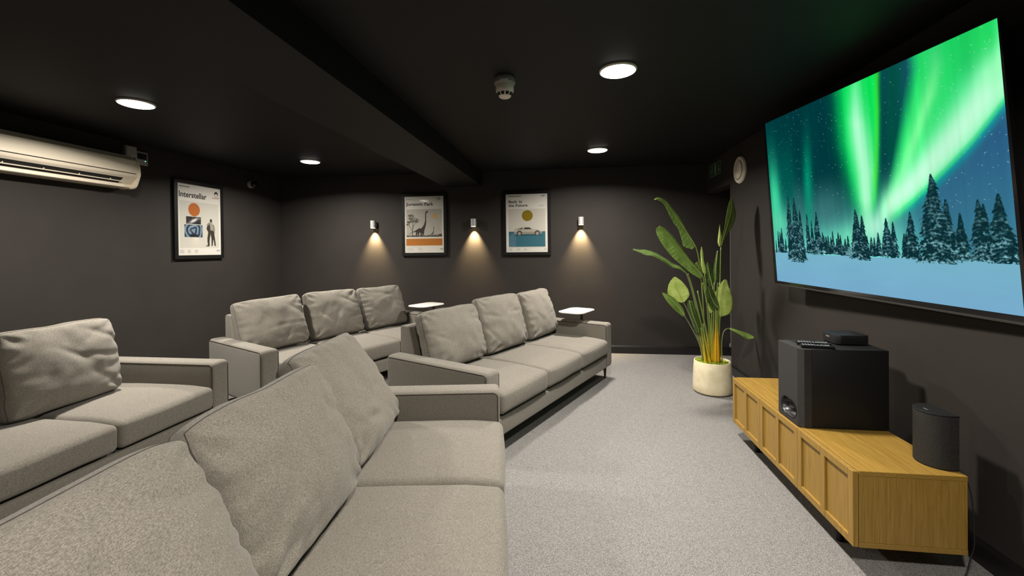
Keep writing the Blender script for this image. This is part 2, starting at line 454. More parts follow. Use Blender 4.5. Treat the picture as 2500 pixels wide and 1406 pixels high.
SOFAS = {
 'A': ((-1.011, 0.128), -0.162, 'nearest grey linen sofa, running from the bottom edge to the middle of the picture'),
 'B': ((-3.525, 0.635), 0.0, 'grey linen sofa along the left wall under the air conditioner, cut by the left edge'),
 'C': ((-3.330, 3.529), 0.455, 'grey linen three seat sofa in the back left corner below the framed posters'),
 'D': ((-1.395, 3.094), 0.455, 'grey linen three seat sofa in the middle, its far arm nearest the tall plant'),
}
for k, ((ox, oy), th, lab) in SOFAS.items():
    t = thing('sofa', lab, 'sofa', (ox, oy, 0), -th, 'grey linen cinema sofas')
    for j, yy in enumerate((WA/2, L-WA/2)):
        a = link('arm', arm_me, t, LINEN); a.location = (D/2, yy, (HA+ZB)/2)
        for s in (0, 1):
            link('seam', seam_me[s], a, SEAM)
    link('back_frame', back_me, t, LINEN)
    link('front_rail', rail_me, t, LINEN)
    link('seat_deck', deck_me, t, UNDER)
    for i in range(3):
        c = link('seat_cushion', seat_mes[i], t, LINEN)
        c.location = (0.2+seat_half[0], WA+SW*(i+0.5), 0.370-0.0008*i)
    for (fx, fy) in feet_spots:
        g = link('leg', leg_me, t, LEGM); g.location = (fx, fy, 0)

# loose back cushions: each its own thing, pose fitted one by one (t, d, lean, twist, roll, width, height, lift)
def cushion_mesh(w, h, seed, bulge=0.100):
    half = (0.030, w/2, h/2); r = 0.027
    rs = random.Random(seed)
    folds = [(rs.uniform(-0.9, 0.9), rs.uniform(-0.9, 0.9), rs.uniform(-1.2, 1.2), rs.uniform(0.15, 0.4), rs.uniform(0.004, 0.012)) for _ in range(8)]
    def f(p):
        a, b = p.y/half[1], p.z/half[2]
        q = p.copy(); k = p.x/half[0]
        fill = (max(0, 1-abs(a)**2.4)*max(0, 1-abs(b)**2.4))**0.5
        sag = 1.0-0.22*b
        q.x += k*fill*(bulge if k > 0 else 0.060)*sag
        # outline: sides drawn in between the corners, top edge a little slack
        ea = abs(a)**6; eb = abs(b)**6
        q.y -= a*0.008*(1-b*b)*ea
        q.z -= b*0.010*(1-a*a)*eb
        cc = (a*a*b*b)**3
        q.y -= a*0.024*cc; q.z -= b*0.024*cc
        nz = noise.noise(Vector((p.y*6+seed*3.1, p.z*6, seed)))
        q.z += 0.013*eb*nz*(1 if b > 0 else 0.3)
        q.y += 0.010*ea*noise.noise(Vector((seed*1.7, p.z*7, 2.0)))
        # gathers running in from the side and top seams
        da, db = 1-abs(a), 1-abs(b)
        w1 = math.exp(-da/0.16)*(1-math.exp(-da/0.03))
        w2 = math.exp(-db/0.16)*(1-math.exp(-db/0.03))
        g1 = noise.noise(Vector((p.z*26+seed, p.y*5, seed*2.0)))
        g2 = noise.noise(Vector((p.y*22+seed, p.z*5, seed*5.0)))
        amp = 0.017*k
        q.x += amp*(1.3*w1*g1 + 0.6*w2*g2)
        # broad dents and a few drawn folds
        q.x += k*0.019*noise.noise(Vector((p.y*5.5+seed*2.3, p.z*5.5, seed*0.7)))*fill
        q.x += k*0.007*noise.noise(Vector((p.y*13+seed*1.3, p.z*13, seed*0.3)))*fill**0.5
        # pulls fanning out of the corners
        for ca, cb, st_ in ((1-abs(a), 1+b, 0.0095), (1-abs(a), 1-b, 0.005)):
            rr_ = math.hypot(ca, cb); an_ = math.atan2(cb, ca)
            q.x += k*st_*math.sin(an_*10+seed*1.9+(1.4 if a > 0 else 0))*math.exp(-((rr_-0.34)/0.2)**2)
        for fa, fb, ang, ln, am in folds:
            ua = (a-fa)*math.cos(ang)+(b-fb)*math.sin(ang); va = -(a-fa)*math.sin(ang)+(b-fb)*math.cos(ang)
            q.x -= k*am*math.exp(-(va/0.07)**2)*math.exp(-(ua/ln)**2)*min(1, fill*1.6)
        return q
    me = mesh('cushion', softbox(half, r, 4, (3, 56, 48), f), 180)
    pm = bmesh.new()
    tube(pm, loop_on_soft(half, r, 1, f, (40, 34), 'x'), 0.0017, 5, True)
    tube(pm, loop_on_soft(half, r, -1, f, (40, 34), 'x'), 0.0017, 5, True)
    return me, mesh('piping', pm, 180)

CUSH = [
 ('A', 2, (1.777, 0.372, 0.525, 0.024, 0.005, 0.667, 0.578, 0.004), 'farthest of three loose back cushions on the nearest sofa, slumped towards its far arm'),
 ('A', 1, (1.121, 0.350, 0.376, 0.075, -0.011, 0.680, 0.530, 0.006), 'middle loose back cushion on the nearest sofa, large in the lower centre of the picture'),
 ('A', 0, (0.462, 0.358, 0.440, 0.03, -0.025, 0.665, 0.554, 0.002), 'closest loose back cushion on the nearest sofa, in the bottom left corner'),
 ('B', 2, (1.612, 0.412, 0.146, -0.093, -0.017, 0.672, 0.529, -0.005), 'upright loose back cushion beside the far arm of the sofa along the left wall'),
 ('B', 1, (0.960, 0.405, 0.20, -0.05, 0.0, 0.66, 0.52, 0.0), 'loose back cushion of the left wall sofa, only a corner showing at the left edge'),
 ('C', 0, (0.437, 0.387, 0.310, 0.008, 0.050, 0.655, 0.530, 0.002), 'left loose back cushion on the back left sofa, creased at its lower left corner'),
 ('C', 1, (1.135, 0.345, 0.345, 0.013, 0.012, 0.654, 0.542, 0.000), 'middle loose back cushion on the sofa in the back left corner'),
 ('C', 2, (1.793, 0.350, 0.323, 0.018, -0.002, 0.636, 0.534, 0.000), 'right loose back cushion on the back left sofa, nearest its white side table'),
 ('D', 0, (0.470, 0.335, 0.285, 0.030, 0.015, 0.670, 0.498, 0.000), 'left loose back cushion on the middle sofa, its left top corner drooping'),
 ('D', 1, (1.134, 0.350, 0.278, 0.042, 0.012, 0.655, 0.531, 0.000), 'middle loose back cushion on the sofa that faces the oak cabinet and plant'),
 ('D', 2, (1.819, 0.350, 0.274, -0.016, 0.006, 0.621, 0.523, 0.000), 'right loose back cushion on the middle sofa, beside its white side table'),
]
for n, (k, i, (tt, dd, lean, tw, ro, cw, ch, zo), lab) in enumerate(CUSH):
    (ox, oy), th, _ = SOFAS[k]
    u = Vector((math.sin(th), math.cos(th), 0)); v = Vector((math.cos(th), -math.sin(th), 0)); Z = Vector((0, 0, 1))
    u2 = u*math.cos(tw)+v*math.sin(tw); v2 = v*math.cos(tw)-u*math.sin(tw)
    up = Z*math.cos(lean)-v2*math.sin(lean)
    uu = u2*math.cos(ro)+up*math.sin(ro); up = up*math.cos(ro)-u2*math.sin(ro)
    nn = uu.cross(up)
    base = Vector((ox, oy, 0))+u*tt+v*dd+Z*(HS+zo)
    me, pm = cushion_mesh(cw, ch, n+1.37)
    c = link('back_cushion', me, None, LINEN)
    M = Matrix((nn, uu, up)).transposed().to_4x4(); M.translation = base+up*(ch/2+0.008)
    c.matrix_world = M
    tag(c, lab, 'cushion', 'loose back cushions on the sofas')
    link('piping', pm, c, SEAM)

# ------------------------------------------------------------------ white side tables reaching over the far arms of two sofas
def rounded_rect(hx, hy, r, n=8, puff=0.0):
    pts = []
    for cx, cy, a0 in ((hx-r, hy-r, 0), (-hx+r, hy-r, 90), (-hx+r, -hy+r, 180), (hx-r, -hy+r, 270)):
        for i in range(n+1):
            a = math.radians(a0+90*i/n); pts.append((cx+r*math.cos(a), cy+r*math.sin(a)))
    return [(x+puff*math.copysign(1, x)*(1-(y/hy)**2), y+puff*math.copysign(1, y)*(1-(x/hx)**2)) for x, y in pts]
BRONZE = plain('dark_bronze_metal', (0.09, 0.075, 0.04), 0.4, 0.5)
top_me = mesh('table_top', prism(bmesh.new(), rounded_rect(0.140, 0.200, 0.06, 8, 0.02), -0.012, 0.0, 'Z', 0.003, 2), 40)
post_me = mesh('post', lathe(bmesh.new(), [(0.016, 0.012), (0.016, 0.706)], 16), 60)
foot_me = mesh('base', prism(bmesh.new(), rounded_rect(0.13, 0.17, 0.06, 6, 0.01), 0.0, 0.014, 'Z', 0.003, 2), 40)
for k, d, lab in (('C', 0.66, 'white topped side table reaching over the far arm of the back left sofa'),
                  ('D', 0.60, 'white topped side table reaching over the far arm of the middle sofa')):
    (ox, oy), th, _ = SOFAS[k]
    t = thing('side_table', lab, 'table', (0, 0, 0), 0, 'white side tables at the sofa arms')
    t.location = Vector((ox, oy, 0))+Vector((math.sin(th), math.cos(th), 0))*2.165+Vector((math.cos(th), -math.sin(th), 0))*d
    t.rotation_euler = (0, 0, -th)
    a = link('table_top', top_me, t, TABLEW); a.location = (0, 0, 0.722)
    a = link('post', post_me, t, LEGM if k == 'X' else BRONZE); a.location = (0, 0.13, 0)
    a = link('base', foot_me, t, BRONZE); a.location = (0, 0.22, 0)

# ------------------------------------------------------------------ oak media cabinet
CX0, CX1, CY0, CY1, CZ0, CZ1 = 1.211, 1.650, 1.990, 3.331, 0.107, 0.439
cab = thing('media_cabinet', 'low oak cabinet with framed doors standing on short black feet below the television', 'cabinet', (CX0, CY0, 0))
cw, cl = CX1-CX0, CY1-CY0
dt = 0.021
obj('top_panel', BOX((dt+0.003, 0, CZ1-0.022), (cw, cl, CZ1), 0.0015, 1), OAK_Y, cab)
obj('bottom_panel', BOX((dt+0.003, 0, CZ0), (cw, cl, CZ0+0.022), 0.0015, 1), OAK_Y, cab)
for y0 in (0.0, cl-0.02):
    obj('side_panel', BOX((dt+0.003, y0+0.001, CZ0+0.023), (cw-0.001, y0+0.019, CZ1-0.023), 0.001, 1), OAK_Z, cab)
obj('back_panel', BOX((cw-0.012, 0.021, CZ0+0.023), (cw-0.003, cl-0.021, CZ1-0.023)), OAK_Z, cab)
dw = cl/3
dh0, dh1 = CZ0+0.001, CZ1-0.003
for i in range(3):
    bm = bmesh.new(); y0 = i*dw+0.0015; y1 = (i+1)*dw-0.0015; st = 0.034
    ym = (y0+y1)/2
    for a, b in ((y0, y0+st), (ym-st*0.5, ym+st*0.5), (y1-st, y1)):
        box(bm, (0, a, dh0), (dt, b, dh1), 0.0012, 1)
    for a, b in ((y0+st, ym-st*0.5), (ym+st*0.5, y1-st)):
        box(bm, (0, a, dh0), (dt, b, dh0+st), 0.0012, 1); box(bm, (0, a, dh1-st), (dt, b, dh1), 0.0012, 1)
    d = obj('door', bm, OAK_Z, cab)
    for a, b in ((y0+st, ym-st*0.5), (ym+st*0.5, y1-st)):
        obj('door_panel', BOX((0.011, a, dh0+st), (0.018, b, dh1-st)), OAK_Z, d)
for fy in (0.21, cl-0.24):
    for fx in (0.07, cw-0.07):
        bm = bmesh.new(); lathe(bm, [(0.016, 0), (0.022, CZ0)], 16, (fx, fy, 0)); obj('foot', bm, BLACKM, cab)

# subwoofer on the cabinet
sub = thing('subwoofer', 'large black subwoofer box with a port opening standing on the oak cabinet', 'speaker', (1.222, 2.428, CZ1))
sd, sl, sh = 0.43, 0.245, 0.422
GD = 0.058
obj('body', prism(bmesh.new(), [(GD, 0.0), (sd, 0.0), (sd, sl), (GD, sl)], 0.004, sh, 'Z', 0.004, 2), BLACKM, sub)
# port: a rounded slot cut through the grille, with a flared bowl behind it
def slot_r(t, hx, hz):
    """distance from the middle to the edge of a stadium outline in direction t"""
    c, s_ = math.cos(t), math.sin(t); lo_, hi_ = 0.0, 1.0
    for _ in range(40):
        m_ = (lo_+hi_)/2; x_ = max(0.0, abs(m_*c)-(hx-hz)); z_ = abs(m_*s_)
        if math.hypot(x_, z_) < hz: lo_ = m_
        else: hi_ = m_
    return lo_
pcx, pcz, phx, phz = 0.118, 0.075, 0.082, 0.048
ya, yb_, za, zb_ = 0.026, sl-0.012, 0.003, sh-0.002
angs = sorted([2*PI*i/44 for i in range(44)]+[math.atan2(z-pcz, y-pcy) % (2*PI) for y, z, pcy in ((ya, za, pcx), (yb_, za, pcx), (yb_, zb_, pcx), (ya, zb_, pcx))])
def edge_pt(t):
    c, s_ = math.cos(t), math.sin(t); k_ = 1e9
    if c > 1e-9: k_ = min(k_, (yb_-pcx)/c)
    if c < -1e-9: k_ = min(k_, (ya-pcx)/c)
    if s_ > 1e-9: k_ = min(k_, (zb_-pcz)/s_)
    if s_ < -1e-9: k_ = min(k_, (za-pcz)/s_)
    return pcx+c*k_, pcz+s_*k_
bm = bmesh.new()
outer_v = [bm.verts.new((0.0, *edge_pt(t))) for t in angs]
inner_v = [bm.verts.new((0.0, pcx+math.cos(t)*slot_r(t, phx, phz), pcz+math.sin(t)*slot_r(t, phx, phz))) for t in angs]
n_ = len(angs)
for i in range(n_): bm.faces.new((outer_v[i], outer_v[(i+1) % n_], inner_v[(i+1) % n_], inner_v[i]))
# chamfered near edge, sides, top and bottom of the grille
v = {}
for nm_, co in dict(a0=(0.0, ya, za), a1=(0.0, ya, zb_), b0=(0.022, 0.001, za), b1=(0.022, 0.001, zb_), c0=(GD, 0.001, za), c1=(GD, 0.001, zb_), d0=(0.0, yb_, za), d1=(0.0, yb_, zb_), e0=(0.012, sl-0.001, za), e1=(0.012, sl-0.001, zb_), f0=(GD, sl-0.001, za), f1=(GD, sl-0.001, zb_)).items(): v[nm_] = bm.verts.new(co)
for q_ in ('a0 a1 b1 b0', 'b0 b1 c1 c0', 'd0 e0 e1 d1', 'e0 f0 f1 e1', 'a1 d1 e1 f1 c1 b1', 'a0 b0 c0 f0 e0 d0'): bm.faces.new([v[k_] for k_ in q_.split()])
bmesh.ops.remove_doubles(bm, verts=bm.verts, dist=1e-5); bmesh.ops.recalc_face_normals(bm, faces=bm.faces)
obj('front_grille', bm, GRILLE, sub, 25)
bm = bmesh.new(); rings = []
for sc, xx, dz in ((1.03, -0.0015, 0), (1.0, -0.003, 0), (0.95, -0.001, 0), (0.92, 0.008, 0), (0.84, 0.022, 0.002), (0.68, 0.036, 0.005), (0.40, 0.046, 0.008), (0.1, 0.050, 0.010)):
    rings.append([bm.verts.new((xx, pcx+math.cos(2*PI*i/48)*slot_r(2*PI*i/48, phx, phz)*sc, pcz+dz+math.sin(2*PI*i/48)*slot_r(2*PI*i/48, phx, phz)*sc)) for i in range(48)])
for A, B in zip(rings, rings[1:]):
    for i in range(48): bm.faces.new((A[i], A[(i+1) % 48], B[(i+1) % 48], B[i]))
bm.faces.new(rings[-1]); bmesh.ops.recalc_face_normals(bm, faces=bm.faces)
obj('port', bm, plain('glossy_port_plastic', (0.012, 0.012, 0.013), 0.36, spec=0.5), sub, 180)

# small black box on the subwoofer
ZT = CZ1+sh
bx = thing('control_box', 'small flat black box with rounded corners on top of the subwoofer', 'box', (1.462, 2.532, ZT))
obj('body', prism(bmesh.new(), rounded_rect(0.086, 0.076, 0.03, 6), 0.006, 0.056, 'Z', 0.002, 2), BLACK, bx).location = (0.086, 0.076, 0)
obj('foot_pad', prism(bmesh.new(), rounded_rect(0.076, 0.066, 0.03, 6), 0.0, 0.006, 'Z'), BLACKM, bx).location = (0.086, 0.076, 0)
tm = text_mesh('lettering', 'SONY', 0.030, 0.007, 0.01)
lt = link('lettering', tm, bx, plain('silver_print', (0.5, 0.5, 0.5), 0.4)); lt.rotation_euler = (0, 0, -PI/2); lt.location = (-0.0006, 0.095, 0.034)

# two remotes lying crosswise in front of that box
def remote(name, lab, p0, p1, width, z):
    d = Vector(p1)-Vector(p0); ln = d.length; ang = math.atan2(d.y, d.x)
    t = thing(name, lab, 'remote control', (p0[0], p0[1], z), ang)
    obj('casing', BOX((0, -width/2, 0), (ln, width/2, 0.015), 0.003, 2), BLACKG, t)
    bmk = bmesh.new()
    nx = int(ln/0.013)
    for i in range(1, nx):
        for j in (-1, 0, 1):
            if random.random() < 0.8:
                box(bmk, (i*0.013-0.003, j*width*0.28-0.003, 0.015), (i*0.013+0.003, j*width*0.28+0.003, 0.0165))
    o = obj('buttons', bmk, plain('grey_buttons', (0.35, 0.35, 0.34), 0.3), t, None); o['kind'] = 'stuff'
remote('remote_control', 'black remote control lying at the front edge of the subwoofer top, nearest one', (1.252, 2.482, 0), (1.40, 2.448, 0), 0.042, ZT+0.0005)
remote('remote_control', 'black remote control lying behind the nearer one, against the small black box', (1.268, 2.556, 0), (1.425, 2.520, 0), 0.042, ZT+0.0005)

# small rear speaker
sp = thing('small_speaker', 'slim dark grey speaker with a rounded front on the near end of the oak cabinet', 'speaker', (1.625, 2.105, CZ1))
poly = []
for i in range(17):
    a = math.radians(100+160*i/16); poly.append((0.082*math.cos(a)*1.0, 0.082*math.sin(a)*0.98))
poly += [(0.024, -0.078), (0.024, 0.078)]
obj('grille', prism(bmesh.new(), poly, 0.004, 0.232, 'Z', 0.0015, 1), noisy('speaker_cloth', (0.017, 0.016, 0.0145), (0.031, 0.029, 0.026), 300, 0.65, detail=1), sp, 30)
obj('top_cap', prism(bmesh.new(), [(x*1.02, y*1.02) for x, y in poly], 0.232, 0.238, 'Z', 0.001, 1), BLACKM, sp, 30)
obj('base', prism(bmesh.new(), [(x*0.97, y*0.97) for x, y in poly], 0.0, 0.004, 'Z'), BLACKM, sp, 30)
tm = text_mesh('lettering', 'SONY', 0.026, 0.006, 0.01)
lt = link('lettering', tm, sp, bpy.data.materials['silver_print']); lt.rotation_euler = (-PI/2, 0, -PI/2); lt.location = (-0.05, 0.013, 0.2385)

# cable dropping behind the near end of the cabinet
pts = [(1.655, 2.06, 0.46), (1.672, 2.02, 0.40), (1.672, 1.995, 0.30), (1.668, 1.985, 0.20), (1.66, 1.978, 0.15), (1.645, 1.975, 0.105), (1.62, 1.965, 0.05), (1.57, 1.93, 0.012), (1.50, 1.88, 0.006), (1.46, 1.84, 0.004), (1.55, 1.83, 0.004), (1.70, 1.90, 0.004)]
def smooth_path(pts, n=6):
    pts = [Vector(p) for p in pts]; out = []
    for i in range(len(pts)-1):
        p0 = pts[max(i-1, 0)]; p1 = pts[i]; p2 = pts[i+1]; p3 = pts[min(i+2, len(pts)-1)]
        for k in range(n):
            t = k/n
            out.append(0.5*((2*p1)+(p2-p0)*t+(2*p0-5*p1+4*p2-p3)*t*t+(3*p1-p0-3*p2+p3)*t**3))
    out.append(pts[-1]); return out
tag(obj('cable', tube(bmesh.new(), smooth_path(pts), 0.0026, 6), BLACK, None, 180), 'thin black cable hanging behind the near end of the oak cabinet to the carpet', 'cable')

# ------------------------------------------------------------------ television
TVC = Vector((1.655, 2.70, 1.73))
ta, tt = -0.06, 0.07
AX = Vector((math.sin(ta), math.cos(ta), 0)); TN = Vector((-math.cos(ta)*math.cos(tt), math.sin(ta)*math.cos(tt), -math.sin(tt)))
TU = AX.cross(TN)
if TU.z < 0: TU = -TU
tv = thing('television', 'large wall mounted television showing green northern lights over snowy pine trees', 'television')
M = Matrix((-AX, -TN, TU)).transposed().to_4x4(); M.translation = TVC     # local x: along the screen to the near end, y: into the wall
tv.matrix_world = M
Q = [(-0.8817, 0.6509), (0.8202, 0.5586), (0.8343, -0.6025), (-0.8842, -0.592)]           # TL TR BR BL of the lit panel
outer = [(-0.8977, 0.6565), (0.8285, 0.5625), (0.8523, -0.6265), (-0.9182, -0.613)]
obj('back_shell', prism(bmesh.new(), [(x*0.99, z*0.99) for x, z in outer], 0.006, 0.026, 'Y', 0.003, 1), BLACKM, tv)
bm = bmesh.new()
ov = [bm.verts.new((x, -0.004, z)) for x, z in outer]; iv = [bm.verts.new((x, -0.004, z)) for x, z in Q]
ob = [bm.verts.new((x, 0.012, z)) for x, z in outer]; ib = [bm.verts.new((x, 0.012, z)) for x, z in Q]
for i in range(4):
    j = (i+1) % 4
    bm.faces.new((ov[i], ov[j], iv[j], iv[i])); bm.faces.new((ob[i], ob[j], ib[j], ib[i]))
    bm.faces.new((ov[i], ov[j], ob[j], ob[i])); bm.faces.new((iv[i], iv[j], ib[j], ib[i]))
bmesh.ops.recalc_face_normals(bm, faces=bm.faces)
obj('bezel', bm, BLACKG, tv, 30)
obj('lower_strip', prism(bmesh.new(), [(-0.88, -0.615), (0.84, -0.628), (0.84, -0.640), (-0.88, -0.624)], -0.004, 0.020, 'Y', 0.0015, 1), plain('dark_steel_strip', (0.07, 0.066, 0.062), 0.35, 0.6), tv)
obj('wall_bracket', BOX((-0.2, 0.026, -0.12), (0.2, 0.10, 0.12)), BLACKM, tv)

def interp(x, xs, ys): return np.interp(x, xs, ys)
def vnoise(nx, ny, fx, fy, seed, octaves=3):
    rs = np.random.RandomState(seed); out = np.zeros((ny, nx)); amp = 1.0; tot = 0
    for o in range(octaves):
        gx, gy = max(2, int(fx*2**o)+2), max(2, int(fy*2**o)+2)
        g = rs.rand(gy, gx)
        X = np.linspace(0, gx-1.001, nx); Y = np.linspace(0, gy-1.001, ny)
        xi = X.astype(int); yi = Y.astype(int); xf = X-xi; yf = Y-yi
        xf = xf*xf*(3-2*xf); yf = yf*yf*(3-2*yf)
        a = g[yi][:, xi]; b = g[yi][:, xi+1]; c = g[yi+1][:, xi]; d = g[yi+1][:, xi+1]
        out += amp*((a*(1-xf)+b*xf)*(1-yf[:, None])+(c*(1-xf)+d*xf)*yf[:, None]); tot += amp; amp *= 0.5
    return out/tot
def lin(img):
    c = img/255.0
    return np.where(c <= 0.04045, c/12.92, ((c+0.055)/1.055)**2.4)

NX, NY = 660, 520
U, V = np.meshgrid(np.linspace(0, 1, NX), np.linspace(0, 1, NY))      # V up
def paint_screen():
    img = np.zeros((NY, NX, 3))
    def c3(*c): return np.array(c, float)
    # night sky: teal at the left, slate blue at the right, paler near the trees
    lowt = np.clip((0.62-V)/0.45, 0, 1)
    left = c3(0, 55, 60)*(1-lowt[..., None])+c3(110, 190, 175)*(lowt[..., None]**1.6)+c3(20, 60, 60)*lowt[..., None]
    right = c3(42, 92, 130)*(1-lowt[..., None])+c3(62, 130, 150)*lowt[..., None]
    mixr = np.clip((U-0.62)/0.2, 0, 1)[..., None]
    img[:] = left*(1-mixr)+right*mixr
    rib = vnoise(NX, 4, 40, 1, 3, 3); rib = np.repeat(rib[1:2], NY, 0)
    def add(col, a):
        a = np.clip(a, 0, 1)[..., None]
        img[:] = img*(1-a)+c3(*col)*a
    vs = np.array([0.36, 0.46, 0.57, 0.73, 0.84, 0.94, 1.0])
    def band(core, wl, wr, vv=vs):
        cx = interp(V, vv, core); l = interp(V, vv, wl); r = interp(V, vv, wr)
        d = U-cx
        return np.where(d < 0, np.exp(-(d/l)**2), np.exp(-(d/r)**2))
    top = np.clip((V-0.25)/0.2, 0, 1)
    # dim curtains on the left
    add((0, 150, 110), 0.75*np.exp(-((U-0.02-0.02*(1-V))/0.05)**2)*np.clip((1.02-V)/0.5, 0, 1)*top)
    add((70, 225, 165), 0.9*np.exp(-((U-0.035)/0.045)**2)*np.exp(-((V-0.52)/0.2)**2))
    add((120, 235, 190), 0.6*np.exp(-((U-0.06)/0.12)**2)*np.exp(-((V-0.36)/0.11)**2))
    add((0, 175, 125), 0.75*np.exp(-((U-interp(V, [0.3, 0.6, 1], [0.262, 0.275, 0.30]))/0.028)**2)*np.exp(-((V-0.56)/0.24)**2))
    add((60, 110, 115), 0.6*np.exp(-((U-0.20)/0.035)**2)*np.exp(-((V-0.47)/0.12)**2))
    add((64, 116, 118), 0.6*np.exp(-((U-0.37)/0.09)**2)*np.exp(-((V-0.42)/0.12)**2))
    add((0, 118, 96), 0.5*np.exp(-((U-0.14)/0.06)**2)*np.exp(-((V-0.62)/0.22)**2))
    # central curtain
    redge = np.interp(V, vs, [0.592, 0.607, 0.620, 0.636, 0.645, 0.650, 0.655])
    ledge = np.interp(V, vs, [0.545, 0.522, 0.500, 0.476, 0.472, 0.474, 0.474])
    inside = 1/(1+np.exp((U-redge)/0.006))
    add((0, 190, 88), 0.95*inside/(1+np.exp((ledge-0.010-U)/0.016))*top)
    add((8, 228, 84), 0.90*inside/(1+np.exp((ledge+0.028-U)/0.012))*top)
    add((70, 240, 130), 0.85*inside*band([0.568, 0.565, 0.565, 0.556, 0.552, 0.555, 0.56], [0.03, 0.038, 0.045, 0.05, 0.045, 0.04, 0.035], [0.03, 0.04, 0.05, 0.055, 0.05, 0.04, 0.035])*top)
    add((180, 255, 210), 0.95*inside*band([0.568, 0.566, 0.568, 0.557, 0.552, 0.557, 0.562], [0.025, 0.028, 0.032, 0.034, 0.030, 0.022, 0.018], [0.022, 0.034, 0.044, 0.044, 0.036, 0.026, 0.020])*np.clip((1.06-V)/0.25, 0, 1)*top)
    add((90, 240, 40), 0.5*np.exp(-((U-redge+0.004)/0.010)**2)*np.clip((V-0.40)/0.15, 0, 1))
    # dark gap between the curtains
    add((0, 78, 62), 0.85*band([0.64, 0.66, 0.675, 0.69, 0.70, 0.71, 0.715], [0.01, 0.018, 0.03, 0.035, 0.036, 0.038, 0.04], [0.01, 0.03, 0.05, 0.06, 0.05, 0.045, 0.04])*np.clip((V-0.45)/0.2, 0, 1))
    # right hand fan: solid green above the slanted lower edge
    edge = interp(U, [0.55, 0.60, 0.661, 0.755, 0.853, 0.920, 0.976, 1.0], [0.24, 0.27, 0.345, 0.424, 0.526, 0.603, 0.683, 0.72])
    dd = V-edge
    fan = 1/(1+np.exp(-(dd)/0.012))
    g0 = np.clip((U-0.645-0.11*np.clip((V-0.45)/0.5, 0, 1))/0.045, 0, 1)
    base = fan*np.clip(g0, 0, 1)
    add((6, 200, 94), 0.95*base)
    add((0, 120, 66), 0.55*base*np.exp(-((U-0.93)/0.045)**2)*np.clip((V-0.80)/0.12, 0, 1))
    add((0, 110, 70), 0.6*base*np.exp(-((U-0.745-0.03*(V-0.8))/0.03)**2)*np.clip((V-0.68)/0.2, 0, 1))
    b3 = np.interp(V, [0.5, 0.627, 0.729, 0.826, 0.923, 1.0], [0.70, 0.746, 0.784, 0.819, 0.843, 0.845])
    add((120, 250, 150), 0.95*base*np.where(U < b3, np.exp(-((U-b3)/0.05)**2), np.exp(-((U-b3)/0.034)**2))*np.clip((1.12-V)/0.3, 0, 1))
    add((40, 235, 105), 0.8*base*np.exp(-((U-b3)/0.085)**2)*(1-np.exp(-((U-b3)/0.03)**2)))
    # pale beam along the lower edge
    core = np.exp(-((dd-0.075-0.06*np.clip(U-0.7, 0, 1))/(0.085+0.36*np.clip(U-0.68, 0, 1)))**2)
    add((120, 255, 165), 0.9*fan*core*np.clip((U-0.58)/0.06, 0, 1))
    core2 = np.exp(-((dd-0.07-0.10*np.clip(U-0.7, 0, 1))/(0.055+0.17*np.clip(U-0.66, 0, 1)))**2)
    add((200, 255, 222), 0.9*fan*core2*np.clip((U-0.6)/0.06, 0, 1))
    add((0, 130, 165), 0.55*np.exp(-((dd+0.012)/0.018)**2)*np.clip((U-0.66)/0.1, 0, 1))
    add((30, 220, 130), 0.5*np.exp(-((dd-0.008)/0.012)**2)*np.clip((U-0.62)/0.1, 0, 1))
    add((34, 218, 96), 0.85*np.clip((U-0.86)/0.10, 0, 1)*np.clip((V-0.84)/0.1, 0, 1)*np.clip((1.0-U)/0.03+0.4, 0, 1))
    add((140, 255, 175), 0.75*np.clip((U-0.93)/0.06, 0, 1)*np.exp(-((V-0.83)/0.07)**2))
    # glow where the beams meet
    add((120, 235, 185), 0.75*np.exp(-((U-0.52)/0.14)**2)*np.exp(-((V-0.27)/0.07)**2))
    add((190, 250, 225), 0.8*np.exp(-((U-0.59)/0.06)**2)*np.exp(-((V-0.32)/0.07)**2))
    img[:] = img*(1+0.16*(rib-0.5))[..., None]
    # stars
    rs = np.random.RandomState(11)
    bright = img.sum(2)
    for _ in range(900):
        x = rs.randint(2, NX-2); y = rs.randint(int(NY*0.38), NY-2)
        if bright[y, x] > 430: continue
        if rs.rand() < 0.45 and U[y, x] < 0.75: continue
        s = rs.uniform(0.25, 1.0)
        img[y, x] = img[y, x]*(1-s)+c3(200, 240, 245)*s
        if s > 0.75: img[y, x+1] = img[y, x+1]*0.4+c3(200, 240, 245)*0.5
    # snow field
    sn = interp(U, [0, 0.25, 0.55, 0.74, 0.86, 1], [0.193, 0.18, 0.177, 0.178, 0.176, 0.184])
    t = np.clip(V/0.18, 0, 1)[..., None]
    snow = c3(120, 172, 205)*(1-t)+c3(118, 178, 200)*t
    snow = snow*(1+0.05*(vnoise(NX, NY, 5, 9, 21, 3)-0.5))[..., None]
    img[:] = np.where((V < sn)[..., None], snow, img)
    nz = vnoise(NX, NY, 230, 150, 5, 2); nz2 = vnoise(NX, NY, 150, 90, 6, 3); nz3 = vnoise(NX, NY, 46, 60, 16, 3)
    def tree(u, vb, vt, hw, seed, dark=1.0):
        rs = np.random.RandomState(seed)
        h = vt-vb
        y = (V-vb)/h
        inside = (y > -0.03) & (y < 1)
        nl = max(8, int(h*66))
        ph = (y+0.10*np.abs(U-u)/hw*(1-0.6*y))*nl+1.5*(nz3-0.5)
        fr = 1-(ph-np.floor(ph))                                  # drooping branch layers
        lv = rs.rand(nl+3)[np.clip(np.floor(ph).astype(int), 0, nl+2)]; rv = rs.rand(nl+3)[np.clip(np.floor(ph).astype(int), 0, nl+2)]
        prof = hw*(np.clip(1-y, 0, 1)**0.85)*(0.72+0.28*fr)
        d = U-u-0.02*hw*np.sin(y*9)
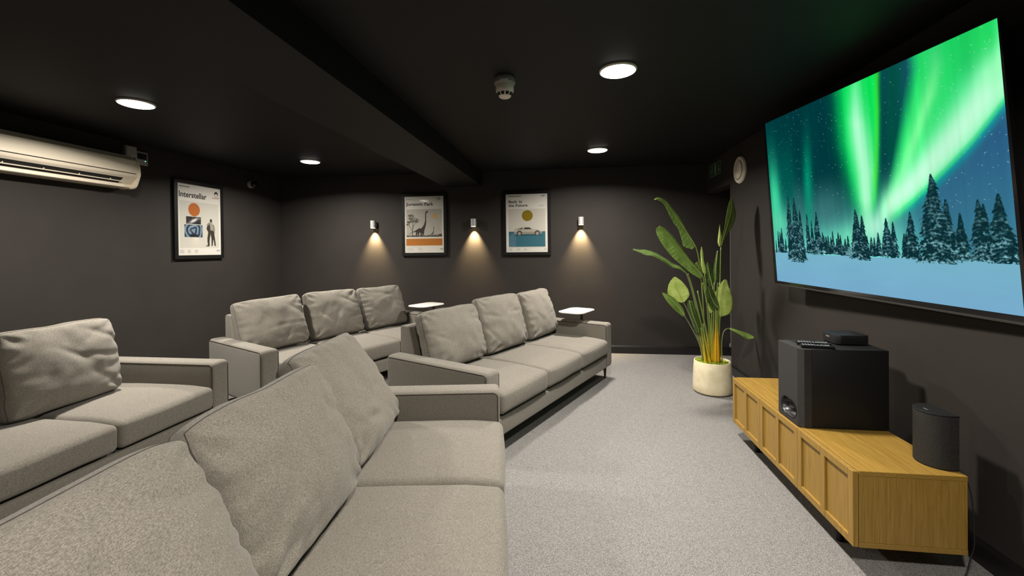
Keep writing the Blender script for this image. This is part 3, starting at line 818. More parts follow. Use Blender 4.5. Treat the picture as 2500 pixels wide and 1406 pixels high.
        wl = prof*np.where(d < 0, 0.75+0.4*lv, 0.75+0.4*rv)*(0.88+0.3*(nz-0.5))+0.0016
        m = inside & (np.abs(d) < wl) & ((y > 0) | (nz > 0.45))
        a = np.abs(d)/np.maximum(wl, 1e-5)
        snow = np.clip(0.16+(nz2-0.5)*2.0+(nz3-0.5)*1.6+0.30*(0.55-a)+0.9*(fr-0.55)+0.5*(nz-0.5), 0, 1)*np.clip(1.1-y*0.8, 0.2, 1)
        col = c3(12, 46, 52)*(1-snow[..., None])+c3(124, 180, 188)*snow[..., None]**1.15
        col = col*dark*(0.8+0.4*nz)[..., None]
        img[m] = col[m]
    rs = np.random.RandomState(4)
    for i in range(46):
        u = rs.uniform(0.0, 0.82)
        tree(u, 0.183, 0.183+rs.uniform(0.04, 0.105), rs.uniform(0.008, 0.015), 100+i, 0.92)
    T = [(0.064, 0.184, 0.335, 0.022), (0.05, 0.188, 0.31, 0.014), (0.035, 0.19, 0.315, 0.012), (0.393, 0.185, 0.303, 0.016), (0.422, 0.186, 0.296, 0.014), (0.367, 0.186, 0.28, 0.014), (0.574, 0.181, 0.27, 0.016),
         (0.603, 0.184, 0.291, 0.017), (0.25, 0.184, 0.406, 0.026), (0.276, 0.184, 0.365, 0.017), (0.308, 0.183, 0.413, 0.037), (0.337, 0.184, 0.30, 0.018), (0.638, 0.182, 0.355, 0.032), (0.663, 0.183, 0.337, 0.022), (0.70, 0.182, 0.285, 0.017),
         (0.725, 0.181, 0.375, 0.034), (0.836, 0.178, 0.414, 0.040), (0.871, 0.18, 0.357, 0.030), (0.93, 0.183, 0.385, 0.028), (0.918, 0.182, 0.401, 0.038), (0.965, 0.18, 0.416, 0.05), (0.455, 0.178, 0.235, 0.03),
         (0.131, 0.15, 0.52, 0.047), (0.205, 0.15, 0.43, 0.036), (0.172, 0.138, 0.508, 0.058), (0.540, 0.166, 0.375, 0.034), (0.513, 0.170, 0.406, 0.046), (0.80, 0.171, 0.519, 0.082)]
    for i, (u, vb, vt, hw) in enumerate(T): tree(u, vb, vt, hw, 300+i)
    return lin(np.clip(img, 0, 255))

def color_grid(name, P, img, mat, parent):
    """P: (ny,nx,3) vertex positions, img: (ny,nx,3) linear colours"""
    ny, nx = img.shape[:2]
    me = bpy.data.meshes.new(name)
    idx = np.arange(nx*ny).reshape(ny, nx)
    q = np.stack([idx[:-1, :-1], idx[:-1, 1:], idx[1:, 1:], idx[1:, :-1]], -1).reshape(-1, 4)
    me.vertices.add(nx*ny); me.vertices.foreach_set('co', P.reshape(-1).astype('f'))
    nf = len(q); me.loops.add(nf*4); me.loops.foreach_set('vertex_index', q.reshape(-1).astype('i'))
    me.polygons.add(nf); me.polygons.foreach_set('loop_start', (np.arange(nf)*4).astype('i'))
    me.update(calc_edges=True)
    at_ = me.color_attributes.new('print', 'FLOAT_COLOR', 'POINT')
    c = np.ones((ny*nx, 4), 'f'); c[:, :3] = img.reshape(-1, 3)
    at_.data.foreach_set('color', c.reshape(-1))
    return link(name, me, parent, mat)

qa = np.array(Q)
px = (qa[3, 0]*(1-U)+qa[2, 0]*U)*(1-V)+(qa[0, 0]*(1-U)+qa[1, 0]*U)*V
pz = (qa[3, 1]*(1-U)+qa[2, 1]*U)*(1-V)+(qa[0, 1]*(1-U)+qa[1, 1]*U)*V
scr = color_grid('screen', np.stack([px, np.full_like(px, 0.0), pz], -1), paint_screen(), vcol('screen_picture', 1.0), tv)

# ------------------------------------------------------------------ framed posters
PAPER = 0.66
PW, PH = 0.573, 0.798
GX, GY = 150, 210
PU, PV = np.meshgrid(np.linspace(0, 1, GX), np.linspace(0, 1, GY))     # PV measured down from the top
ASP = PH/PW
def pbase(c=(226, 220, 208)):
    im = np.zeros((GY, GX, 3)); im[:] = c; return im
def fill(im, m, c): im[m] = c
def rect(u0, v0, u1, v1): return (PU >= u0) & (PU <= u1) & (PV >= v0) & (PV <= v1)
def disc(u, v, r, asp=1.0): return ((PU-u)**2+((PV-v)*ASP*asp)**2) < r*r
def seg(u0, v0, u1, v1, w0, w1):
    ax, ay, bx_, by = u0, v0*ASP, u1, v1*ASP
    dx, dy = bx_-ax, by-ay; t = np.clip(((PU-ax)*dx+(PV*ASP-ay)*dy)/(dx*dx+dy*dy), 0, 1)
    return np.hypot(PU-ax-t*dx, PV*ASP-ay-t*dy) < (w0*(1-t)+w1*t)
def chain(im, pts, c):
    for (a, b, w), (d, e, x) in zip(pts, pts[1:]): fill(im, seg(a, b, d, e, w, x), c)
def small_text(im, cols, v0, v1, n, c=(176, 172, 164)):
    rs = np.random.RandomState(2)
    for u0, u1 in cols:
        for i in range(n):
            v = v0+(v1-v0)*i/max(1, n-1); fill(im, rect(u0, v-0.0026, u0+(u1-u0)*rs.uniform(0.6, 1), v+0.0026), c)

def poster_a():
    im = pbase((240, 235, 225)); fill(im, rect(0.04, 0.235, 0.955, 0.895), (219, 215, 202))
    fill(im, rect(0.03, 0.038, 0.265, 0.045), (40, 36, 32))
    fill(im, disc(0.36, 0.352, 0.132), (192, 106, 34))
    g = vnoise(GX, GY, 60, 80, 8, 2)
    m = rect(0.175, 0.452, 0.515, 0.556); d = np.hypot((PU-0.36)*1.0+(PV-0.5)*1.2, (PV-0.505)*2.6-(PU-0.36)*-0.6)
    gal = np.clip(np.exp(-(d/0.07)**2)*1.1+0.10*g+(g > 0.80)*0.7, 0, 1)[..., None]
    im[m] = (np.array((28, 24, 26))*(1-gal)+np.array((236, 232, 226))*gal)[m]
    m = rect(0.135, 0.566, 0.545, 0.742); rr = np.hypot(PU-0.345, (PV-0.65)*ASP); an = np.arctan2((PV-0.65)*ASP, PU-0.345)
    sw = np.clip(0.5+0.45*np.sin(rr*78+0.9*np.sin(3*an+1))+0.5*(g-0.5), 0, 1)[..., None]
    im[m] = (np.array((22, 34, 52))*(1-sw)+np.array((150, 178, 196))*sw)[m]
    fill(im, rect(0.27, 0.70, 0.43, 0.742), (20, 26, 38))
    dk = (62, 56, 48)
    # standing figure, seen from behind, with a coat over one arm
    chain(im, [(0.755, 0.485, 0.026), (0.755, 0.51, 0.026)], (58, 50, 44))
    chain(im, [(0.745, 0.545, 0.05), (0.765, 0.60, 0.058), (0.755, 0.655, 0.052)], (168, 160, 146))
    chain(im, [(0.70, 0.555, 0.03), (0.69, 0.61, 0.045), (0.715, 0.655, 0.035)], dk)
    chain(im, [(0.815, 0.56, 0.02), (0.835, 0.62, 0.02), (0.83, 0.68, 0.014)], (150, 142, 130))
    chain(im, [(0.67, 0.555, 0.018), (0.70, 0.54, 0.02)], (140, 132, 120))
    chain(im, [(0.72, 0.66, 0.036), (0.69, 0.76, 0.030), (0.69, 0.86, 0.022)], dk)
    chain(im, [(0.775, 0.66, 0.036), (0.785, 0.76, 0.024), (0.775, 0.858, 0.016)], dk)
    chain(im, [(0.80, 0.66, 0.028), (0.83, 0.76, 0.022), (0.855, 0.858, 0.016)], dk)
    chain(im, [(0.70, 0.866, 0.010), (0.63, 0.868, 0.008)], dk)
    # small round mark with a peak inside
    fill(im, disc(0.895, 0.085, 0.048), (30, 27, 24)); fill(im, disc(0.895, 0.098, 0.030), (228, 222, 210)); fill(im, (PV > 0.098) & rect(0.83, 0.09, 0.96, 0.14), (228, 222, 210))
    fill(im, (np.abs(PU-0.895) < (PV-0.072)*0.9) & (PV > 0.072) & (PV < 0.102), (228, 222, 210))
    fill(im, rect(0.85, 0.130, 0.96, 0.136), (186, 132, 110)); fill(im, rect(0.79, 0.148, 0.96, 0.155), (186, 132, 110))
    small_text(im, [(0.04, 0.16), (0.2, 0.3), (0.36, 0.46)], 0.928, 0.965, 5)
    return im
def poster_b():
    im = pbase((240, 234, 222)); fill(im, rect(0.045, 0.048, 0.21, 0.055), (40, 36, 32))
    g = vnoise(GX, GY, 30, 40, 9, 3); g2 = vnoise(GX, GY, 70, 90, 19, 2)
    pm = rect(0.045, 0.225, 0.955, 0.722); im[pm] = (np.array((196, 191, 178))+14*(g-0.5)[..., None])[pm]
    fill(im, disc(0.78, 0.355, 0.062), (222, 178, 116))
    dk = (66, 58, 48)
    # spreading tree
    chain(im, [(0.195, 0.70, 0.010), (0.20, 0.62, 0.009), (0.215, 0.52, 0.007), (0.21, 0.44, 0.005)], dk)
    chain(im, [(0.20, 0.62, 0.006), (0.15, 0.55, 0.005), (0.11, 0.50, 0.004)], dk); chain(im, [(0.21, 0.55, 0.005), (0.27, 0.47, 0.004), (0.32, 0.44, 0.004)], dk)
    for (a, b, rx, ry) in ((0.17, 0.345, 0.08, 0.028), (0.14, 0.39, 0.06, 0.02), (0.22, 0.40, 0.09, 0.03), (0.30, 0.42, 0.07, 0.03), (0.11, 0.455, 0.05, 0.022), (0.20, 0.445, 0.07, 0.022), (0.31, 0.455, 0.04, 0.02), (0.08, 0.50, 0.045, 0.014)):
        e = ((PU-a)/rx)**2+((PV-b)/ry)**2
        fill(im, (e < 0.4+1.1*g2) & (g2 > 0.42), (92, 84, 70))
    # plain long necked animal, large and small
    db = (58, 50, 40)
    chain(im, [(0.575, 0.272, 0.020), (0.545, 0.29, 0.014), (0.54, 0.38, 0.013), (0.54, 0.45, 0.018), (0.515, 0.52, 0.028), (0.47, 0.58, 0.045), (0.44, 0.62, 0.055)], db)
    chain(im, [(0.575, 0.272, 0.02), (0.60, 0.282, 0.012)], db)
    chain(im, [(0.44, 0.61, 0.055), (0.38, 0.60, 0.05), (0.33, 0.61, 0.035), (0.26, 0.62, 0.012), (0.17, 0.645, 0.005), (0.10, 0.675, 0.003)], db)
    for u in (0.31, 0.36, 0.43, 0.48): chain(im, [(u, 0.62, 0.024), (u-0.012, 0.695, 0.016)], db)
    chain(im, [(0.755, 0.545, 0.010), (0.745, 0.56, 0.007), (0.74, 0.62, 0.008), (0.725, 0.66, 0.018), (0.68, 0.675, 0.014)], (92, 84, 72))
    ragged = 0.70-0.022*g2-0.02*np.clip((PU-0.72)/0.2, 0, 1)
    fill(im, pm & (PV > ragged) & (g2 > 0.3), (84, 79, 68)); fill(im, pm & (PV > ragged+0.02) & (g2 < 0.42), (60, 56, 48))
    fill(im, rect(0.04, 0.748, 0.96, 0.872), (198, 122, 40))
    e = ((PU-0.875)/0.058)**2+((PV-0.045)/0.02)**2; fill(im, (e < 1) & (e > 0.62), (110, 104, 96)); fill(im, (e < 0.5) & ((PU*90 % 2) < 1), (100, 94, 88))
    small_text(im, [(0.045, 0.52)], 0.893, 0.90, 1); small_text(im, [(0.05, 0.28), (0.34, 0.5)], 0.918, 0.965, 4)
    return im
def poster_c():
    im = pbase((240, 235, 225)); fill(im, rect(0.06, 0.255, 0.94, 0.92), (217, 211, 198)); fill(im, rect(0.06, 0.033, 0.37, 0.041), (40, 36, 32))
    fill(im, rect(0.0, 0.92, 1, 1), (230, 226, 216))
    fill(im, disc(0.515, 0.372, 0.131), (146, 122, 8))
    fill(im, rect(0.065, 0.645, 0.94, 0.905), (58, 112, 128))
    fill(im, (PV > 0.66+0.16*np.abs(PU-0.2)*3) & rect(0.065, 0.66, 0.24, 0.905), (86, 128, 146))
    # plain silver wedge shaped coupe in profile
    body = (192, 184, 170); dk = (52, 47, 42)
    hull = (PV > np.interp(PU, [0.19, 0.22, 0.40, 0.46, 0.58, 0.64, 0.80, 0.87], [0.612, 0.594, 0.566, 0.560, 0.574, 0.598, 0.622, 0.650])) & (PV < np.interp(PU, [0.19, 0.24, 0.80, 0.87], [0.672, 0.694, 0.694, 0.668])) & (PU > 0.19) & (PU < 0.87)
    fill(im, hull, body); fill(im, hull & (PV > 0.655) & (PV < 0.668), (140, 132, 120)); fill(im, hull & (PV > 0.684), (96, 88, 78))
    fill(im, rect(0.42, 0.574, 0.62, 0.604) & (PV > np.interp(PU, [0.42, 0.47, 0.56, 0.62], [0.60, 0.574, 0.578, 0.602])), dk)
    fill(im, rect(0.25, 0.582, 0.40, 0.606) & (PV > np.interp(PU, [0.25, 0.40], [0.606, 0.578])), (80, 73, 66))
    for u in (0.322, 0.752):
        fill(im, disc(u, 0.672, 0.062), dk); fill(im, disc(u, 0.678, 0.040), (200, 194, 184)); fill(im, disc(u, 0.678, 0.030), (120, 113, 104)); fill(im, disc(u, 0.678, 0.014), (210, 204, 192))
    fill(im, rect(0.19, 0.708, 0.86, 0.714), (34, 72, 88))
    e = ((PU-0.895)/0.052)**2+((PV-0.033)/0.018)**2; fill(im, (e < 1) & (e > 0.62), (130, 124, 116)); fill(im, (e < 0.5) & ((PU*90 % 2) < 1), (120, 114, 106))
    small_text(im, [(0.82, 0.94)], 0.195, 0.196, 1, (150, 144, 134)); small_text(im, [(0.77, 0.94)], 0.21, 0.215, 1, (150, 144, 134))
    small_text(im, [(0.07, 0.17), (0.26, 0.36), (0.43, 0.52)], 0.938, 0.965, 4)
    return im

fw, fd = 0.042, 0.030
frame_bm = bmesh.new()
hx, hz = PW/2, PH/2
for (ax, az), (bx2, bz) in (((-hx, -hz), (hx, -hz)), ((hx, -hz), (hx, hz)), ((hx, hz), (-hx, hz)), ((-hx, hz), (-hx, -hz))):
    def outp(x, z): return (math.copysign(hx+fw, x), math.copysign(hz+fw, z))
    A = [(ax, az), (bx2, bz), outp(bx2, bz), outp(ax, az)]
    f_ = [frame_bm.verts.new((x, -fd, z)) for x, z in A]; b_ = [frame_bm.verts.new((x, 0, z)) for x, z in A]
    frame_bm.faces.new(f_); frame_bm.faces.new(b_[::-1])
    for i in range(4): frame_bm.faces.new((f_[i], b_[i], b_[(i+1) % 4], f_[(i+1) % 4]))
bmesh.ops.recalc_face_normals(frame_bm, faces=frame_bm.faces)
frame_me = mesh('frame', frame_bm, None)
bm = bmesh.new(); bm.faces.new([bm.verts.new(p) for p in ((-hx, -0.0275, -hz), (hx, -0.0275, -hz), (hx, -0.0275, hz), (-hx, -0.0275, hz))])
pane_me = mesh('pane', bm, None)
back_board = mesh('backing', BOX((-hx, -0.024, -hz), (hx, -0.002, hz)), None)
def poster(lab, loc, rotz, img, titles):
    t = thing('framed_poster', lab, 'poster', loc, rotz, 'black framed posters')
    link('frame', frame_me, t, FRAMEM); link('backing', back_board, t, BLACKM)
    P = np.stack([(PU-0.5)*PW, np.full_like(PU, -0.025), (0.5-PV)*PH], -1)
    p = color_grid('print', P[::-1], (lin(np.clip(img, 0, 255))*PAPER)[::-1], PRINT, t)
    for body, u0, v0, u1, v1, bold in titles:                     # box of the lettering: u right, v down
        me = text_mesh('lettering', body, (u1-u0)*PW, (v1-v0)*PH, bold)
        l = link('lettering', me, p, INK); l.location = ((u0-0.5)*PW, -0.0254, (0.5-v1)*PH)
    link('pane', pane_me, t, PANE)
poster('black framed poster with an orange circle and a standing figure, alone on the left wall', (XL+0.002, 4.385, 1.782), PI/2,
       poster_a(), [('Interstellar', 0.03, 0.108, 0.655, 0.188, 0.022), ('2014', 0.885, 0.925, 0.965, 0.948, 0.01)])
poster('black framed poster with a long necked dinosaur above an orange band, on the back wall', ((-2.2970-1.7240)/2, YB-0.002, 1.775), 0,
       poster_b(), [('Jurassic', 0.035, 0.108, 0.475, 0.178, 0.024), ('Park', 0.515, 0.110, 0.745, 0.167, 0.024), ('9', 0.905, 0.922, 0.937, 0.95, 0.0), ('3', 0.943, 0.922, 0.975, 0.95, 0.0)])
poster('black framed poster with a silver car under an olive circle on the back wall', ((-0.841-0.261)/2, YB-0.002, 1.768), 0,
       poster_c(), [('Back', 0.065, 0.105, 0.278, 0.152, 0.022), ('to', 0.315, 0.108, 0.395, 0.152, 0.022), ('the', 0.065, 0.17, 0.200, 0.217, 0.022), ('Future', 0.240, 0.17, 0.525, 0.217, 0.022), ('8', 0.913, 0.943, 0.928, 0.958, 0.0), ('5', 0.932, 0.943, 0.947, 0.958, 0.0)])

# ------------------------------------------------------------------ wall spotlights
BULB = emit('warm_lens', (1.0, 0.78, 0.42), 12.0)
cyl_me = mesh('housing', lathe(bmesh.new(), [(0.033, -0.050), (0.038, -0.052), (0.038, 0.052), (0.036, 0.054), (0.002, 0.054)], 32, (0, -0.062, 0)), 40)
lens_me = mesh('lens', lathe(bmesh.new(), [(0.030, -0.0502), (0.030, -0.0535)], 24, (0, -0.062, 0)), 40)
plate_me = mesh('wall_plate', BOX((-0.03, -0.03, -0.03), (0.03, 0, 0.03), 0.003, 1), 30)
for i, (x, z, lab) in enumerate(((-2.757, 1.788, 'small steel cylinder wall lamp left of the dinosaur poster'),
                                 (-1.290, 1.786, 'small steel cylinder wall lamp between the two back wall posters'),
                                 (0.183, 1.781, 'small steel cylinder wall lamp right of the car poster'))):
    t = thing('wall_lamp', lab, 'wall lamp', (x, YB, z), 0, 'steel wall lamps')
    link('wall_plate', plate_me, t, METAL); link('housing', cyl_me, t, METAL); link('lens', lens_me, t, BULB)
    ld = bpy.data.lights.new('spot_light', 'SPOT'); ld.energy = SPOT_W; ld.color = (1.0, 0.75, 0.40); ld.spot_size = math.radians(70); ld.spot_blend = 1.0; ld.shadow_soft_size = 0.012
    lo = bpy.data.objects.new('spot_light', ld); C.objects.link(lo); lo.parent = t; lo.location = (0, -0.062, -0.062); lo.rotation_euler = (math.radians(13), 0, 0)

# ------------------------------------------------------------------ air conditioner on the left wall
ac = thing('air_conditioner', 'white wall mounted air conditioner with a slatted outlet on the left wall', 'air conditioner', (XL, 2.36, 2.030))
AL = 1.165
prof = [(0.0, 0.0), (0.105, -0.004), (0.130, 0.004), (0.128, 0.03), (0.186, 0.082), (0.205, 0.100), (0.212, 0.118), (0.213, 0.135), (0.207, 0.20), (0.190, 0.252), (0.145, 0.272), (0.125, 0.302), (0.0, 0.305)]
obj('body', prism(bmesh.new(), prof, 0.0, AL, 'Y', 0.004, 2), ACM, ac, 25)
obj('front_panel', prism(bmesh.new(), [(0.2115, 0.131), (0.2165, 0.131), (0.2115, 0.20), (0.193, 0.256), (0.188, 0.25), (0.206, 0.2)], 0.02, AL-0.012, 'Y', 0.0012, 1), ACM, ac, 25)
obj('panel_joint', prism(bmesh.new(), [(0.2105, 0.124), (0.2142, 0.124), (0.2142, 0.1295), (0.2105, 0.1295)], 0.02, AL-0.03, 'Y'), SLOTM, ac)
obj('top_grille', prism(bmesh.new(), [(0.147, 0.2745), (0.130, 0.302), (0.126, 0.302), (0.144, 0.272)], 0.01, AL-0.01, 'Y'), ACD, ac)
def onslope(s, off):
    # point on the outlet face, which runs from its lower lip to the front edge
    a = Vector((0.128, 0.03)); b = Vector((0.186, 0.082)); d = (b-a); n = Vector((d.y, -d.x)).normalized()
    p = a+d*s+n*off; return (p.x, p.y)
obj('outlet', prism(bmesh.new(), [onslope(0.08, -0.002), onslope(0.08, 0.0015), onslope(0.97, 0.0015), onslope(0.97, -0.002)], 0.09, AL-0.125, 'Y'), SLOTM, ac)
obj('louvre', prism(bmesh.new(), [onslope(0.40, 0.001), onslope(0.44, 0.012), onslope(0.53, 0.012), onslope(0.49, 0.001)], 0.085, AL-0.115, 'Y', 0.001, 1), ACM, ac)
for i in range(4):
    y = 0.21+i*0.245
    obj('louvre_clip', prism(bmesh.new(), [onslope(0.44, 0.001), onslope(0.46, 0.006), onslope(0.62, 0.006), onslope(0.64, 0.001)], y, y+0.007, 'Y', 0.001, 1), ACM, ac)
obj('end_cap', prism(bmesh.new(), [(0.0, -0.004), (0.135, -0.008), (0.160, 0.002), (0.178, 0.025), (0.196, 0.068), (0.2125, 0.112), (0.2165, 0.135), (0.211, 0.20), (0.194, 0.254), (0.148, 0.274), (0.127, 0.304), (0.0, 0.307)], AL-0.008, AL+0.016, 'Y', 0.004, 2), ACM, ac, 35)
obj('lower_lip', prism(bmesh.new(), [(0.02, -0.006), (0.105, -0.008), (0.126, 0.001), (0.12, 0.004), (0.02, 0.0)], 0.03, AL-0.06, 'Y', 0.001, 1), ACD, ac)

# control box and wall thermostat behind the unit
t = thing('thermostat', 'small wall controller with a dark window and green light beside the air conditioner', 'thermostat', (XL, 3.722, 2.36))
obj('casing', BOX((0, -0.062, -0.066), (0.022, 0.062, 0.066), 0.004, 2), WHITED, t)
obj('display', BOX((0.0215, -0.045, -0.012), (0.0235, 0.047, 0.048)), BLACKG, t)
obj('indicator', BOX((0.022, 0.030, -0.027), (0.0242, 0.037, -0.020)), emit('green_indicator', (0.2, 1.0, 0.45), 2.5), t)
t = thing('junction_box', 'small grey box on the left wall above the end of the air conditioner', 'box', (XL, 3.60, 2.405))
obj('casing', BOX((0, -0.055, -0.05), (0.045, 0.055, 0.05), 0.006, 2), WHITED, t)
obj('lid', BOX((0.045, -0.048, -0.043), (0.049, 0.048, 0.043), 0.002, 1), WHITED, t)

# security camera high on the left wall
t = thing('security_camera', 'small grey security camera high in the far left corner', 'camera', (XL, 5.20, 2.325))
bm = lathe(bmesh.new(), [(0.052, 0.0), (0.052, 0.03), (0.046, 0.045)], 28, axis='X'); obj('mount', bm, WHITED, t)
bm = lathe(bmesh.new(), [(0.042, 0.045), (0.044, 0.07), (0.030, 0.092), (0.008, 0.1)], 28, axis='X'); obj('housing', bm, BLACKG, t)

# ------------------------------------------------------------------ smoke detector
t = thing('smoke_detector', 'white smoke detector hanging from the ceiling beside the beam', 'smoke detector', (-0.384, 2.66, CEIL))
obj('base', lathe(bmesh.new(), [(0.060, 0), (0.064, -0.008), (0.066, -0.036), (0.058, -0.048)], 40), WHITED, t)
obj('clip', BOX((-0.022, -0.070, -0.034), (0.03, -0.060, -0.018), 0.002, 1), WHITED, t)
obj('body', lathe(bmesh.new(), [(0.054, -0.046), (0.057, -0.056), (0.057, -0.086), (0.052, -0.096), (0.036, -0.120), (0.030, -0.124), (0.004, -0.125)], 40), WHITEP, t)
for i in range(10):
    a = 2*PI*i/10+0.15
    bm = bmesh.new()
    n = Vector((math.cos(a), math.sin(a), 0)); s = Vector((-n.y, n.x, 0))
    q = [n*0.0512-s*0.0115+Vector((0, 0, -0.0985)), n*0.0512+s*0.0115+Vector((0, 0, -0.0985)), n*0.0405+s*0.009+Vector((0, 0, -0.1150)), n*0.0405-s*0.009+Vector((0, 0, -0.1150))]
    off = (n*0.8-Vector((0, 0, 0.5)))*0.0012
    f_ = [bm.verts.new(p+off) for p in q]; g_ = [bm.verts.new(p-off*2) for p in q]
    bm.faces.new(f_); bm.faces.new(g_[::-1])
    for k2 in range(4): bm.faces.new((f_[k2], g_[k2], g_[(k2+1) % 4], f_[(k2+1) % 4]))
    bmesh.ops.recalc_face_normals(bm, faces=bm.faces)
    obj('vent_slot', bm, SLOTM, t, None)

# ------------------------------------------------------------------ round vent and exit sign on the right wall
t = thing('round_vent', 'round white air vent on the wall beside the television', 'vent', (XR, 4.683, 2.212))
obj('ring', lathe(bmesh.new(), [(0.140, 0.0), (0.142, -0.012), (0.132, -0.026), (0.108, -0.028), (0.100, -0.012), (0.098, -0.002)], 48, axis='X'), WHITEP, t)
obj('disc', lathe(bmesh.new(), [(0.022, -0.002), (0.022, -0.022), (0.088, -0.024), (0.092, -0.032), (0.080, -0.040), (0.004, -0.043)], 48, axis='X'), WHITEP, t)
t = thing('exit_sign', 'small green exit sign with a running figure and arrow above the doorway', 'sign', (XR, 5.437, 2.357), -PI/2)
obj('board', BOX((-0.2, -0.008, -0.078), (0.2, 0, 0.078), 0.001, 1), plain('sign_green', srgb(24, 62, 30), 0.5), t)
SW_ = plain('sign_white', srgb(112, 122, 106), 0.5)
bm = bmesh.new()
for a, b in (((-0.198, -0.076), (0.198, -0.070)), ((-0.198, 0.070), (0.198, 0.076)), ((-0.198, -0.070), (-0.192, 0.070)), ((0.192, -0.070), (0.198, 0.070))):
    box(bm, (a[0], -0.0092, a[1]), (b[0], -0.0078, b[1]))
obj('border', bm, SW_, t, None)
def flat(bm, pts, y0=-0.0092, y1=-0.0078):
    prism(bm, [(x, z) for x, z in pts], y0, y1, 'Y')
def bar(bm, a, b, w):
    a = Vector(a); b = Vector(b); d = (b-a).normalized(); n = Vector((-d.y, d.x))*w/2
    flat(bm, [tuple(a-n), tuple(b-n), tuple(b+n), tuple(a+n)])
bm = bmesh.new()
flat(bm, [(-0.095+0.013*math.cos(2*PI*i/10), 0.040+0.013*math.sin(2*PI*i/10)) for i in range(10)])
bar(bm, (-0.10, 0.026), (-0.112, -0.012), 0.024); bar(bm, (-0.112, -0.012), (-0.085, -0.03), 0.013); bar(bm, (-0.085, -0.03), (-0.094, -0.056), 0.012)
bar(bm, (-0.114, -0.014), (-0.138, -0.034), 0.013); bar(bm, (-0.138, -0.034), (-0.162, -0.034), 0.011)
bar(bm, (-0.098, 0.02), (-0.07, 0.006), 0.010); bar(bm, (-0.103, 0.02), (-0.135, 0.012), 0.010); bar(bm, (-0.135, 0.012), (-0.146, -0.008), 0.009)
obj('running_figure', bm, SW_, t, None)
bm = bmesh.new(); bar(bm, (-0.03, -0.055), (-0.03, 0.055), 0.008); bar(bm, (-0.03, 0.055), (0.04, 0.055), 0.008); bar(bm, (0.04, 0.055), (0.04, -0.055), 0.008); bar(bm, (0.04, -0.055), (-0.03, -0.055), 0.008)
flat(bm, [(-0.01, -0.05), (0.035, -0.05), (0.035, 0.05), (-0.01, 0.04)]); obj('doorway_symbol', bm, SW_, t, None)
bm = bmesh.new(); bar(bm, (0.125, 0.05), (0.125, -0.03), 0.014); flat(bm, [(0.125, -0.056), (0.163, -0.012), (0.145, -0.012), (0.125, -0.034), (0.105, -0.012), (0.087, -0.012)])
obj('arrow', bm, SW_, t, None)

# ------------------------------------------------------------------ potted plant
PX, PYY = 1.390, 4.335
plant = thing('potted_plant', 'tall bird of paradise plant in a cream pot beside the oak cabinet', 'plant', (PX, PYY, 0))
POTM = noisy('cream_stoneware', srgb(214, 201, 166), srgb(226, 214, 182), 14, 0.6, detail=5)
bm = lathe(bmesh.new(), [(0.150, 0.012), (0.172, 0.014), (0.178, 0.03), (0.177, 0.09), (0.173, 0.20), (0.166, 0.300), (0.163, 0.306), (0.156, 0.306), (0.154, 0.296), (0.154, 0.262)], 56)
obj('pot', bm, POTM, plant, 50)
obj('foot_ring', lathe(bmesh.new(), [(0.160, 0.0), (0.164, 0.004), (0.164, 0.013), (0.150, 0.014)], 56), plain('grey_stone', srgb(110, 102, 88), 0.8), plant, 40)
bm = bmesh.new(); lathe(bm, [(0.154, 0.262), (0.152, 0.284), (0.10, 0.288), (0.002, 0.290)], 40)
rs = random.Random(3)
for i in range(150):
    r = 0.146*math.sqrt(rs.random()); a = rs.uniform(0, 2*PI); s = rs.uniform(0.008, 0.018)
    mt = Matrix.Translation((r*math.cos(a), r*math.sin(a), 0.287+rs.uniform(-0.002, 0.008))) @ Matrix.Rotation(a, 4, 'Z') @ Matrix.Diagonal((s, s*rs.uniform(0.6, 1), s*rs.uniform(0.5, 0.9), 1))
    bmesh.ops.create_icosphere(bm, subdivisions=1, radius=1.0, matrix=mt)
o = obj('moss', bm, noisy('green_moss', srgb(88, 104, 20), srgb(150, 164, 44), 60, 0.95, detail=4), plant, 180); o['kind'] = 'stuff'

def leaf_mat(name, c1, c2, trans):
    m, nt, b = new_mat(name); N = nt.nodes; Lk = nt.links
    tc = N.new('ShaderNodeTexCoord'); no = N.new('ShaderNodeTexNoise'); no.inputs['Scale'].default_value = 14; no.inputs['Detail'].default_value = 3
    Lk.new(tc.outputs['Object'], no.inputs['Vector'])
    cr = N.new('ShaderNodeValToRGB'); cr.color_ramp.elements[0].position = 0.3; cr.color_ramp.elements[1].position = 0.7
    cr.color_ramp.elements[0].color = (*c1, 1); cr.color_ramp.elements[1].color = (*c2, 1); Lk.new(no.outputs[0], cr.inputs[0])
    Lk.new(cr.outputs[0], b.inputs['Base Color']); b.inputs['Roughness'].default_value = 0.42; b.inputs['Specular IOR Level'].default_value = 0.35
    tr = N.new('ShaderNodeBsdfTranslucent'); Lk.new(cr.outputs[0], tr.inputs[0])
    mx = N.new('ShaderNodeMixShader'); mx.inputs[0].default_value = trans
    Lk.new(b.outputs[0], mx.inputs[1]); Lk.new(tr.outputs[0], mx.inputs[2]); Lk.new(mx.outputs[0], N['Material Output'].inputs[0])
    return m
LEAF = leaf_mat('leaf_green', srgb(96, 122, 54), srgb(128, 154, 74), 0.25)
LEAFP = leaf_mat('leaf_pale_lit_green', srgb(168, 190, 88), srgb(204, 220, 126), 0.3)  # paler copy of the leaf green, lamp light put into its colour
LEAFD = leaf_mat('leaf_shaded_green', srgb(54, 74, 34), srgb(78, 98, 46), 0.15)  # darker copy of the leaf green, shade between leaves put into its colour
RIB = plain('leaf_midrib', srgb(150, 162, 96), 0.5)
